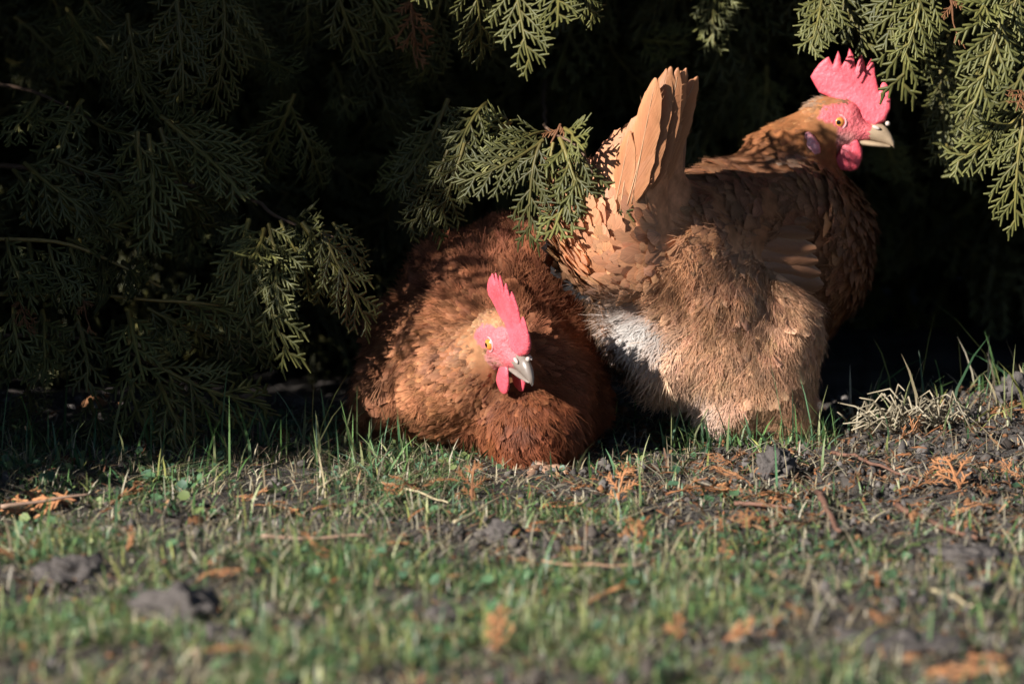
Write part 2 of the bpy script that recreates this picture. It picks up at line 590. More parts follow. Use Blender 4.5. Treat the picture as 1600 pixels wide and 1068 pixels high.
def make_spray(seed, L, fine=True, dry=False, sparse=1.0, width=1.0):
    """one flat drooping thuja spray along +x, metres"""
    r = random.Random(seed)
    acc = Acc()
    if dry:
        stem_c = np.array([0.24, 0.10, 0.045])
        leaf_a, leaf_b = np.array([0.30, 0.12, 0.048]), np.array([0.46, 0.215, 0.095])
    else:
        stem_c = np.array([0.15, 0.115, 0.03])
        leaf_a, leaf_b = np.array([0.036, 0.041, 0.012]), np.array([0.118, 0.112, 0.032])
    wl = 0.00115 * width
    bend = r.uniform(-0.35, 0.35)

    def axis_pt(t):
        a = bend * t * t
        return np.array([L * (t - 0.15 * abs(bend) * t * t), L * a * 0.6, 0.0])

    def twig(p0, ang, length, w, level, colmix):
        n = max(3, int(length / 0.0028)) if fine else 2
        n = min(n, 9)
        curl = r.uniform(-0.25, 0.1) * (1 if ang > 0 else -1)
        pts, p, a = [], np.array(p0, float), ang
        st = length / n
        pts.append(p.copy())
        for i in range(n):
            a2 = a + curl * (i + 1) / n
            p = p + st * np.array([math.cos(a2), math.sin(a2), 0])
            pts.append(p.copy())
        ww = [w * (1.0 if i % 2 else 0.72) * (1.0 - 0.25 * i / n) for i in range(n + 1)]
        ww[-1] = w * 0.5
        if not fine:
            ww = [w * 0.9, w, w * 0.35]
        pts = np.array(pts)
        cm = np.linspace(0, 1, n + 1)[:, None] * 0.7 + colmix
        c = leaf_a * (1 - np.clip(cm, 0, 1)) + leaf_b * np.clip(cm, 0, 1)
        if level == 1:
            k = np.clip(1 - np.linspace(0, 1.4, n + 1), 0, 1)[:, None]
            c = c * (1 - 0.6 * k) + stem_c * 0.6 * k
        prism(acc, pts, ww, 0.5, c)
        return pts

    n_main = 10 if fine else 3
    mp = np.array([axis_pt(i / n_main) for i in range(n_main + 1)])
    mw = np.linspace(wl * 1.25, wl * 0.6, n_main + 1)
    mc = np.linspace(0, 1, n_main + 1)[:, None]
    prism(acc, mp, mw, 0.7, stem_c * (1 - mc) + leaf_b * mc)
    step = 0.0052 / sparse * (1.0 if fine else 1.5)
    nl = max(5, int(L / step))
    side = r.choice((-1, 1))
    for i in range(nl):
        t = 0.05 + 0.93 * (i + r.uniform(-0.2, 0.2)) / nl
        side = -side
        if dry and r.random() < 0.25:
            continue
        prof = (0.30 + 0.75 * min(1.0, t / 0.25)) * (1 - t) ** 0.85
        ll = L * 0.46 * prof * r.uniform(0.75, 1.15) + 0.005
        p0 = axis_pt(t)
        slope = 2 * bend * t * 0.6
        ang = slope + side * math.radians(r.uniform(36, 52))
        lp = twig(p0, ang, ll, wl, 1, r.uniform(0, 0.3))
        if ll < 0.007:
            continue
        fs = 0.0023 / sparse * (1.0 if fine else 1.5)
        nf = int(ll / fs)
        s2 = side
        for k in range(nf):
            u = (k + 0.8) / (nf + 0.6)
            s2 = -s2
            if dry and r.random() < 0.3:
                continue
            fl = (ll * 0.46 * (1 - u) ** 0.7 + 0.0035) * r.uniform(0.7, 1.2)
            fl = min(fl, r.uniform(0.005, 0.0075))
            q = u * (len(lp) - 1)
            j = min(int(q), len(lp) - 2)
            pp = lp[j] + (lp[j + 1] - lp[j]) * (q - j)
            twig(pp, ang + s2 * math.radians(r.uniform(30, 46)), fl, wl * 0.92, 2, r.uniform(0.1, 0.5))
    V, F, C = acc.arrays()
    k1, k2 = r.uniform(-1.2, 2.2), r.uniform(1.0, 4.0)
    V[:, 2] += -k1 * V[:, 0] ** 2 / max(L, .05) * 0.35 - k2 * V[:, 1] ** 2
    V[:, 2] += (fbm(V + seed * 1.7, 45.0, 2) - 0.5) * (0.012 if not dry else 0.02)
    return V, F, C


SPRAYS = []
for cls, Ls in enumerate((0.042, 0.062, 0.088)):
    row = []
    for k in range(5):
        V, F, C = make_spray(100 + cls * 10 + k, Ls)
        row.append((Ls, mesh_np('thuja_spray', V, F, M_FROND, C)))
    SPRAYS.append(row)
LOW = [make_spray(300 + k, 0.115, fine=False, width=1.6) for k in range(5)]


def basis(axis, normal):
    a = nrm(axis)
    n = nrm(normal - a * (np.asarray(normal) @ a))
    b = np.cross(n, a)
    return np.stack([a, b, n], 1)


def spray_at(parent, base, tip, normal, rnd=random):
    base, tip = np.asarray(base, float), np.asarray(tip, float)
    d = tip - base
    Ld = np.linalg.norm(d)
    cls = 0 if Ld < 0.072 else (1 if Ld < 0.105 else 2)
    Ls, me = rnd.choice(SPRAYS[cls])
    R = basis(d, normal) * (Ld / Ls)
    M = Matrix.Identity(4)
    for i in range(3):
        for j in range(3):
            M[i][j] = R[i, j]
        M[i][3] = base[i] - parent.location[i]
    o = link('frond', me, parent)
    o.matrix_local = M
    return o


def low_cloud(parent, name, pts, rng, mat, axis_fn, scale=(0.9, 1.5)):
    """crown filling: many simple sprays joined in one part"""
    Vs, Fs, Cs, n = [], [], [], 0
    loc = np.array(parent.location)
    for p in pts:
        V, F, C = LOW[rng.integers(len(LOW))]
        a = axis_fn(p, rng)
        nn = rng.normal(size=3)
        R = basis(a, nn) * rng.uniform(*scale)
        Vs.append((V @ R.T + p - loc).astype(np.float32))
        Fs.append(F + n)
        Cs.append(C * rng.uniform(0.6, 1.1))
        n += len(V)
    me = mesh_np(name, np.concatenate(Vs), np.concatenate(Fs), mat, np.concatenate(Cs))
    return link(name, me, parent, kind='stuff')


def droop(p, rng):
    return np.array([rng.normal() * 0.6, rng.normal() * 0.6 - 0.2, -0.9 + rng.normal() * 0.35])


def limb(parent, name, pts, r0, r1, mat, nseg=6, wob=0.004, seed=0):
    pts = np.asarray(pts, float)
    t = np.linspace(0, 1, max(10, len(pts) * 4))
    tt = np.linspace(0, 1, len(pts))
    P = np.stack([np.interp(t, tt, pts[:, k]) for k in range(3)], 1)
    for _ in range(4):
        P[1:-1] = 0.25 * P[:-2] + 0.5 * P[1:-1] + 0.25 * P[2:]
    P += (np.stack([vnoise(P, 25.0, seed + k * 9.1) for k in range(3)], 1) - 0.5) * 2 * wob
    V, F = tube(P - np.array(parent.location), np.linspace(r0, r1, len(P)), nseg)
    return link(name, mesh_np(name, V, F, mat), parent)


def trunk(parent, x, y, h, r):
    z0 = float(ground_z(np.array(x), np.array(y))) - 0.05
    pts = [(x, y, z0), (x + 0.01, y, h * 0.3), (x - 0.02, y + 0.01, h * 0.65), (x, y, h)]
    limb(parent, 'trunk', pts, r, r * 0.25, M_BARK, 10, 0.01, x * 7)


LINE_D = np.array([math.sin(SUN_AZ), math.cos(SUN_AZ)])
LINE_N = np.array([math.cos(SUN_AZ), -math.sin(SUN_AZ)])
LINE_P = np.array([-0.098, 0.0])

t_left = thing('thuja_tree', (-0.95, 0.12, 0.0), 'dark green thuja on the left with drooping sprays reaching behind the sitting hen', 'tree', 'thuja trees of the hedge')
t_mid = thing('thuja_tree', (0.02, 1.15, 0.0), 'shaded thuja behind the hens with one sunlit spray hanging over the tail', 'tree', 'thuja trees of the hedge')
t_right = thing('thuja_tree', (0.85, 0.75, 0.0), 'thuja at the right edge with olive sprays hanging beside the red comb', 'tree', 'thuja trees of the hedge')
trunk(t_left, -0.95, 0.12, 2.0, 0.05)
trunk(t_mid, 0.02, 1.15, 2.2, 0.055)
trunk(t_right, 0.85, 0.75, 2.1, 0.05)

prng = np.random.default_rng(21)
# left tree: dense crown whose sunward edge draws the shadow line across the ground
pts = []
while len(pts) < 1220:
    s = -0.03 - abs(prng.normal()) * 0.30
    t = prng.uniform(-1.55, -0.47)
    z = prng.uniform(0.0, 1.35)
    s -= 0.10 * max(0, z - 0.7)
    xy = LINE_P + LINE_D * t + LINE_N * s
    if xy[0] > -0.46 - 0.02 * prng.random() or s < -0.8:
        continue
    pts.append([xy[0], xy[1], z])
for _ in range(700):
    pts.append([prng.uniform(-1.5, -0.5), prng.uniform(-0.1, 0.8), prng.uniform(0.0, 1.3)])
for _ in range(170):                                  # low boughs closing the dark gap under the tree
    pts.append([prng.uniform(-0.75, -0.02), prng.uniform(0.55, 0.95), prng.uniform(0.06, 0.24)])
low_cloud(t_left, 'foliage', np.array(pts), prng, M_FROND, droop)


pts = []
for _ in range(900):                                  # foliage closing the hedge behind
    pts.append([prng.uniform(-2.0, 2.0), prng.uniform(1.25, 1.8), prng.uniform(0.0, 1.5)])
for _ in range(700):
    pts.append([prng.uniform(-1.6, 1.5), prng.uniform(1.0, 1.35), prng.uniform(0.12, 0.5)])
low_cloud(t_mid, 'foliage', np.array(pts), prng, M_FROND, droop, (2.2, 3.2))


def roof_z(y):
    """underside of the overhanging branches"""
    return np.interp(y, [-0.14, 0.0, 0.2, 0.38, 0.7, 0.95], [0.50, 0.435, 0.39, 0.36, 0.16, 0.0])


pts_m, pts_r = [], []
while len(pts_m) + len(pts_r) < 3000:
    x, y = prng.uniform(-0.85, 1.0), prng.uniform(-0.13, 1.25)
    z = roof_z(y) + 0.045 + abs(prng.normal()) * 0.16 + 0.10
    if y > 0.85 and prng.random() < 0.6:
        z = prng.uniform(0.05, 0.7)
    if z > 1.2:
        continue
    (pts_r if x > 0.42 + prng.normal() * 0.1 else pts_m).append([x, y, z])
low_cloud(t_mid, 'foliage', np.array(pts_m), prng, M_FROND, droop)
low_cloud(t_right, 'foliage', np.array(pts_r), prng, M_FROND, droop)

FR_LEFT = [
    (270, -40, 305, 120, .05), (340, -50, 390, 140, .08), (365, -30, 345, 60, .10), (200, 20, 215, 125, .10), (130, 0, 200, 90, .2),
    (150, 10, 245, 110, .15), (105, 10, 150, 60, .18), (520, -40, 548, 85, .12), (560, -60, 590, 60, .18), (480, -30, 470, 70, .25),
    (215, 205, 212, 385, .02), (232, 210, 250, 384, .03), (250, 200, 300, 374, .03), (262, 190, 398, 290, .05), (250, 180, 412, 245, .06),
    (300, 170, 345, 300, .08), (250, 140, 330, 180, .09), (60, 150, 20, 235, .10), (130, 160, 60, 260, .12), (30, 180, 110, 205, .12),
    (150, 190, 200, 230, .08), (40, 260, 110, 330, .0), (20, 270, 75, 345, .01), (90, 250, 190, 300, .02), (60, 300, 180, 360, -.01),
    (120, 280, 150, 380, .0), (170, 290, 230, 345, .02), (15, 375, 25, 475, -.03), (45, 378, 55, 480, -.02), (80, 382, 95, 485, -.03),
    (110, 386, 140, 480, -.03), (150, 395, 200, 470, -.03), (185, 405, 250, 450, -.03), (200, 420, 235, 470, -.02), (100, 370, 175, 400, -.02),
    (60, 482, 100, 600, -.04), (25, 480, 15, 580, -.04), (120, 490, 150, 615, -.03), (95, 500, 60, 590, -.02), (200, 485, 225, 612, -.04),
    (230, 480, 328, 528, -.03), (260, 468, 405, 482, -.02), (300, 480, 425, 545, .0), (175, 500, 190, 570, .0), (265, 490, 285, 560, -.02),
    (235, 560, 372, 668, -.03), (200, 570, 196, 690, -.02), (245, 600, 282, 692, -.03), (0, 520, 22, 612, -.02), (220, 590, 300, 640, -.02),
    (390, 340, 368, 425, -0.070), (415, 350, 400, 440, -0.070), (420, 350, 442, 475, -0.080), (440, 345, 488, 478, -0.080), (470, 350, 542, 462, -0.080),
    (500, 365, 577, 492, -0.090), (400, 400, 410, 540, -0.090), (445, 335, 520, 375, -0.050), (370, 420, 430, 500, -0.060), (520, 350, 560, 420, -0.030),
    (350, 520, 400, 600, .06), (310, 560, 380, 610, .04), (140, 620, 160, 690, .0), (40, 600, 70, 670, .02), (330, 330, 380, 380, .1),
]
FR_MID = [
    (735, -60, 762, 92, .06), (800, -60, 813, 88, .06), (875, -50, 880, 64, .05), (905, -50, 918, 38, .06), (640, -40, 652, 105, .2),
    (690, -30, 680, 125, .25), (600, 0, 640, 140, .3), (560, 40, 600, 200, .35), (700, 155, 640, 300, .10), (720, 190, 600, 300, .15),
    (700, 235, 655, 372, .03), (725, 225, 690, 345, .03), (745, 215, 670, 280, .05), (760, 165, 700, 215, .07), (740, 180, 690, 240, .08),
    (850, 218, 742, 302, -.05), (845, 225, 795, 350, -.06), (865, 222, 845, 312, -.05), (872, 220, 905, 318, -.05), (830, 208, 760, 235, -.03),
    (850, 210, 790, 210, -.02), (895, 215, 880, 280, -.04), (905, 225, 900, 345, -.06), (915, 235, 930, 405, -.06), (905, 260, 865, 385, -.05),
    (925, 255, 948, 300, -.05), (880, 200, 930, 225, -.04), (800, 190, 750, 215, .0), (990, 60, 1090, 85, .50),
    (1150, 230, 1185, 155, .50), (1110, -60, 1120, 70, .3),
    (650, -95, 660, -22, -.15), (690, -95, 695, -20, -.15), (725, -90, 735, -22, -.15), (760, -90, 765, -25, -.15), (790, -95, 800, -28, -.14), (620, -95, 625, -25, -.15),  # unseen sprays above the frame, added to shade the standing hen's back
]
FR_RIGHT = [
    (1290, -50, 1283, 78, .08), (1330, -40, 1272, 30, .10), (1310, -20, 1330, 50, .1), (1440, -60, 1396, 132, .0), (1400, -60, 1362, 28, .02),
    (1450, -60, 1432, 100, .0), (1580, -30, 1545, 150, -.02),
    (1590, 30, 1540, 150, -.01), (1600, -40, 1560, 92, -.02), (1625, 60, 1572, 182, -.02), (1560, -50, 1530, 60, .0), (1620, 160, 1502, 272, .0),
    (1600, 190, 1568, 340, -.02), (1575, 170, 1530, 222, .0), (1620, 210, 1600, 300, -.01), (1470, 110, 1492, 255, .22), (1520, 140, 1470, 235, .28),
    (1480, 225, 1492, 265, .12),
    (1640, 120, 1590, 230, .02), (1530, 90, 1500, 180, .2), (1480, 60, 1460, 140, .2),
]


def place_fronds(parent, rows, seed):
    r = random.Random(seed)
    for bx, by, tx, ty, Y in rows:
        b = W(bx, by, Y + 0.02)
        t = W(tx, ty, Y + r.uniform(-0.035, 0.01))
        nn = np.array([r.uniform(-0.55, 0.55), -1.0, r.uniform(0.0, 0.6)])
        spray_at(parent, b, t, nn, r)


place_fronds(t_left, FR_LEFT, 1)
place_fronds(t_mid, FR_MID, 2)
place_fronds(t_right, FR_RIGHT, 3)
DEAD = []
for k in range(3):
    V, F, C = make_spray(700 + k, 0.05, dry=True, width=1.1)
    DEAD.append((0.05, mesh_np('dead_spray', V, F, M_DRY, C * 0.5)))
for t_, bx, by, tx, ty, Y in ((t_mid, 640, 0, 650, 100, .16), (t_left, 30, 470, 45, 515, -.03), (t_left, 130, 470, 140, 510, -.04), (t_right, 1485, 0, 1500, 60, .0), (t_right, 1600, 130, 1585, 190, -.02), (t_mid, 875, 195, 850, 250, -.02)):
    b_, e_ = W(bx, by, Y), W(tx, ty, Y - .02)
    Ls_, me_ = DEAD[len(t_.children) % 3]
    R_ = basis(e_ - b_, np.array([0.3, -1, 0.3])) * (np.linalg.norm(e_ - b_) / Ls_)
    M_ = Matrix.Identity(4)
    for a_ in range(3):
        for c_ in range(3):
            M_[a_][c_] = R_[a_, c_]
        M_[a_][3] = b_[a_] - t_.location[a_]
    o_ = link('frond', me_, t_, label='brown dead spray')
    o_.matrix_local = M_
r = random.Random(31)
for k in range(30):                                  # deeper sprays of the left tree
    px, py, Y = r.uniform(-60, 560), r.uniform(-60, 640), r.uniform(0.10, 0.45)
    if py > 420 + (560 - px) * 0.55 or (px > 420 and py > 330):
        continue
    b = W(px, py, Y)
    d = np.array([r.uniform(-0.3, 0.9), r.uniform(-0.5, 0.2), r.uniform(-1.1, -0.2)])
    spray_at(t_left, b, b + nrm(d) * r.uniform(0.04, 0.085), np.array([r.uniform(-.8, .8), -1, r.uniform(-.3, .8)]), r)
for k in range(60):                                   # deep background
    px, py, Y = r.uniform(400, 1600), r.uniform(-60, 300), r.uniform(0.55, 0.85)
    b = W(px, py, Y)
    d = np.array([r.uniform(-0.6, 0.6), r.uniform(-0.5, 0.2), r.uniform(-1.1, -0.3)])
    spray_at(t_mid if px < 1250 else t_right, b, b + nrm(d) * r.uniform(0.05, 0.09), np.array([r.uniform(-.8, .8), -1, r.uniform(-.3, .8)]), r)

M_GOLD = plain_mat('young_bark', (0.22, 0.15, 0.045), rough=0.6, noise=200.0, lo=0.6, hi=1.4)
limb(t_left, 'branch', [W(-900, 330, .15), W(-300, 350, .05), W(0, 372, -.01), W(120, 378, -.02), W(250, 447, -.03)], .003, .0009, M_GOLD, 6, .002, 1)
limb(t_left, 'branch', [W(-900, 400, .15), W(-200, 450, .0), W(60, 462, -.02), W(200, 463, -.03), W(345, 478, -.02)], .003, .0008, M_GOLD, 6, .002, 2)
limb(t_left, 'branch', [W(-900, 60, .25), W(-100, 120, .2), W(60, 140, .2), W(160, 200, .12)], .003, .0008, M_BARK, 6, .002, 3)
limb(t_left, 'branch', [W(-900, 180, .3), W(0, 260, .3), W(250, 280, .2), W(400, 310, .05), W(445, 350, -.04), W(520, 372, -.07)], .003, .0008, M_BARK, 6, .002, 4)
limb(t_left, 'branch', [W(-700, 480, .15), W(-100, 520, .1), W(150, 525, .05), W(245, 570, -.02)], .003, .0008, M_BARK, 6, .002, 5)
limb(t_mid, 'branch', [(0.02, 1.15, 0.75), W(850, 140, .8), W(850, 185, .3), W(852, 200, .1), W(862, 210, -.02), W(905, 222, -.05), W(925, 270, -.06)], .002, .0007, M_BARK, 6, .003, 6)
limb(t_mid, 'branch', [(0.02, 1.15, 0.95), W(800, -200, .6), W(760, -180, .2), W(780, -70, .07)], .012, .0015, M_BARK, 6, .003, 7)
limb(t_right, 'branch', [(0.85, 0.75, 0.8), W(1800, -200, .4), W(1660, -90, .08), W(1590, -40, .0), W(1440, -60, .0)], .012, .0015, M_BARK, 6, .003, 8)
limb(t_right, 'branch', [(0.85, 0.75, 0.6), W(1900, 20, .35), W(1680, 60, .05), W(1610, 130, .0), W(1600, 200, -.01)], .01, .0012, M_GOLD, 6, .003, 9)


# ------------------------------------------------------------------ hens
class Prim:
    """tapered capsule of the body with the lie and look of its feathers"""
    def __init__(s, a, b, ra, rb, flow, L, w, ca, cb, lift=0.25, fluff=0.0, sp=0.0045, radial=None, k=0.03):
        s.k = k
        s.a, s.b, s.ra, s.rb = np.asarray(a, float), np.asarray(b, float), ra, rb
        s.flow = nrm(flow) if flow is not None else None
        s.radial = radial
        s.par = np.array([L, w, lift, fluff, sp])
        s.ca, s.cb = np.array(ca), np.array(cb)

    def dist(s, P):
        ab = s.b - s.a
        t = np.clip(((P - s.a) @ ab) / (ab @ ab + 1e-12), 0, 1)
        return np.linalg.norm(P - s.a - t[..., None] * ab, axis=-1) - (s.ra + (s.rb - s.ra) * t)


class Head:
    def __init__(s, eye, h, u, side_mm):
        """eye: world place of the right eye's surface; h heading, u up"""
        s.h = nrm(h)
        s.u = nrm(np.asarray(u) - s.h * (np.asarray(u) @ s.h))
        s.r = np.cross(s.h, s.u)
        s.o = np.asarray(eye, float) - s.r * side_mm * MM

    def w(s, f, u, r=0.0):
        return s.o + (s.h * f + s.u * u + s.r * r) * MM

    def local(s, P):
        d = np.asarray(P) - s.o
        return np.stack([d @ s.h, d @ s.u, d @ s.r], -1) / MM

    def mesh(s, V):
        V = np.asarray(V, float) * MM
        return s.o + V[:, :1] * s.h + V[:, 1:2] * s.u + V[:, 2:3] * s.r


def field(prims, P):
    d = None
    for p in prims:
        q = p.dist(P)
        if d is None:
            d = q
            continue
        h = np.clip(0.5 + 0.5 * (d - q) / p.k, 0, 1)
        d = q * h + d * (1 - h) - p.k * h * (1 - h)
    return d


def build_field_mesh(prims, h):
    lo = np.min([np.minimum(p.a - p.ra, p.b - p.rb) for p in prims], 0) - 0.02
    hi = np.max([np.maximum(p.a + p.ra, p.b + p.rb) for p in prims], 0) + 0.02
    ax = [np.arange(lo[k], hi[k], h) for k in range(3)]
    F = np.empty((len(ax[0]), len(ax[1]), len(ax[2])))
    Yg, Zg = np.meshgrid(ax[1], ax[2], indexing='ij')
    for c in range(0, len(ax[0]), 12):
        xs = ax[0][c:c + 12]
        P = np.empty((len(xs), *Yg.shape, 3))
        P[..., 0] = xs[:, None, None]
        P[..., 1] = Yg
        P[..., 2] = Zg
        F[c:c + 12] = field(prims, P)
    return surface_nets(F, np.array([a[0] for a in ax]), h)


def clump(V, Q, prims, hp, amp, seed):
    """uneven fluffed-up coat: push the surface in and out in clumps, leaving the head alone"""
    n = vert_normals(V, Q)
    if np.mean(np.sum(n[::300] * grad(prims, V[::300]), 1)) < 0:
        n = -n
    d = np.min([p.dist(V) for p in hp], 0)
    k = sstep(0.004, 0.03, d)
    for p in prims:
        if p.par[0] > 0.03:
            k = k * (0.12 + 0.88 * sstep(0.0, 0.012, p.dist(V)))
    q = V * np.array([1.0, 1.0, 0.75])
    a = (vnoise(q, 26.0, seed) - 0.5) * 1.3 + (vnoise(q, 55.0, seed + 9) - 0.5) * 0.8
    return V + n * (amp * a * k)[:, None]


def grad(prims, P, e=0.002):
    g = np.empty_like(P)
    for k in range(3):
        d = np.zeros(3)
        d[k] = e
        g[:, k] = field(prims, P + d) - field(prims, P - d)
    return nrm(g)


def contour_feather(rs, narrow=False, curve=0.09, camber=0.22, fray=24):
    """unit feather: x across (-.5...5 of width), y along 0..1, z up"""
    V, UV, F = [], [], []
    ts = (0.0, 0.3, 0.58, 0.8, 0.92, 0.975, 1.0)

    def half(t):
        if narrow:
            return 0.5 * min(1, t / 0.3 + 0.35) * max(0, 1 - t ** 3.0) ** 0.7
        return 0.5 * min(1, t / 0.35 + 0.4) * max(0, 1 - t ** 5.0) ** 0.5
    for i, t in enumerate(ts):
        hw = half(t) + 0.04
        for sx in (-1, 0, 1):
            j = rs.uniform(-0.08, 0.08) if sx else 0
            V.append((sx * hw * (1 + j), t * 0.93 - (0.05 * t if sx else 0) + j * 0.3, -curve * t * t - (camber * hw * hw * 2 if sx else 0)))
            UV.append((sx, t))
    for i in range(len(ts) - 1):
        for c in (0, 1):
            a = i * 3 + c
            F += [(a, a + 1, a + 4), (a, a + 4, a + 3)]
    for k in range(fray):                                    # loose barbs along the rim
        sd = rs.choice((-1, 1))
        t = rs.uniform(0.3, 1.0)
        hw = half(t) * rs.uniform(0.5, 0.9)
        x0, y0 = sd * hw, t * 0.93 - 0.06
        dx, dy = sd * rs.uniform(0.05, 0.28), rs.uniform(0.10, 0.24)
        wz = -curve * t * t - camber * hw * hw * 2 + 0.01
        b = len(V)
        V += [(x0, y0, wz), (x0 + 0.02, y0 - 0.02, wz), (x0 + dx, y0 + dy, wz + rs.uniform(-0.08, 0.05))]
        UV += [(sd * .5, t), (sd * .6, t), (sd, min(1, t + .2))]
        F.append((b, b + 1, b + 2))
    return np.array(V), np.array(F), np.array(UV)


def fluff_feather(rs, nb=30):
    V, UV, F = [], [], []
    for k in range(nb):
        t0 = rs.uniform(0.0, 0.45)
        ang = rs.uniform(-0.6, 0.6)
        ln = rs.uniform(0.45, 0.9)
        w = rs.uniform(0.008, 0.019)
        d = np.array([math.sin(ang) * 1.6, math.cos(ang)])
        p0 = np.array([rs.uniform(-.12, .12), t0])
        p1 = p0 + d * ln * 0.5 + np.array([0, rs.uniform(-.04, .04)])
        ang2 = ang * rs.uniform(-0.2, 1.1)
        p2 = p1 + np.array([math.sin(ang2) * 1.6, math.cos(ang2)]) * ln * 0.5
        lat = np.array([d[1], -d[0]]) * w
        z0, z1, z2 = 0.0, rs.uniform(-0.02, 0.08), rs.uniform(-0.16, 0.10)
        b = len(V)
        V += [(*(p0 - lat), z0), (*(p0 + lat), z0), (*(p1 - lat), z1), (*(p1 + lat), z1), (*p2, z2)]
        u = rs.uniform(-1, 1)
        UV += [(u, 0.1), (u, 0.1), (u, .6), (u, .6), (u, 1)]
        F += [(b, b + 1, b + 3), (b, b + 3, b + 2), (b + 2, b + 3, b + 4)]
    return np.array(V), np.array(F), np.array(UV)


_rs = random.Random(5)
T_BROAD = [contour_feather(_rs) for _ in range(8)]
T_NARROW = [contour_feather(_rs, narrow=True, fray=12, camber=0.15) for _ in range(8)]
T_SLEEK = [contour_feather(_rs, fray=0, camber=0.08, curve=0.02) for _ in range(8)]
T_FLUFF = [fluff_feather(_rs) for _ in range(10)]


def vert_normals(V, Q):
    fn = np.cross(V[Q[:, 2]] - V[Q[:, 0]], V[Q[:, 3]] - V[Q[:, 1]])
    n = np.zeros_like(V)
    for k in range(4):
        np.add.at(n, Q[:, k], fn)
    n = nrm(n)
    for _ in range(2):
        m = np.zeros_like(V)
        fm = n[Q].sum(1)
        for k in range(4):
            np.add.at(m, Q[:, k], fm)
        n = nrm(m)
    return n


def scatter(V, Q, n, rng):
    vn = vert_normals(V, Q)
    a, b, c, d = V[Q[:, 0]], V[Q[:, 1]], V[Q[:, 2]], V[Q[:, 3]]
    area = np.linalg.norm(np.cross(c - a, d - b), axis=1)
    f = rng.choice(len(Q), n, p=area / area.sum())
    s, t = rng.random((2, n))[:, :, None]
    return (a[f] * (1 - s) + b[f] * s) * (1 - t) + (d[f] * (1 - s) + c[f] * s) * t, nrm(vn[Q[f]].sum(1))


def thin(P, sp):
    cell = {}
    g = 0.010
    keep = []
    K = np.floor(P / g).astype(int)
    for i in range(len(P)):
        k0 = tuple(K[i])
        ok = True
        s2 = sp[i] ** 2
        for dx in (-1, 0, 1):
            for dy in (-1, 0, 1):
                for dz in (-1, 0, 1):
                    for j in cell.get((k0[0] + dx, k0[1] + dy, k0[2] + dz), ()):
                        e = P[i] - P[j]
                        if e[0] * e[0] + e[1] * e[1] + e[2] * e[2] < s2:
                            ok = False
                            break
                    if not ok:
                        break
                if not ok:
                    break
            if not ok:
                break
        if ok:
            cell.setdefault(k0, []).append(i)
            keep.append(i)
    return np.array(keep)


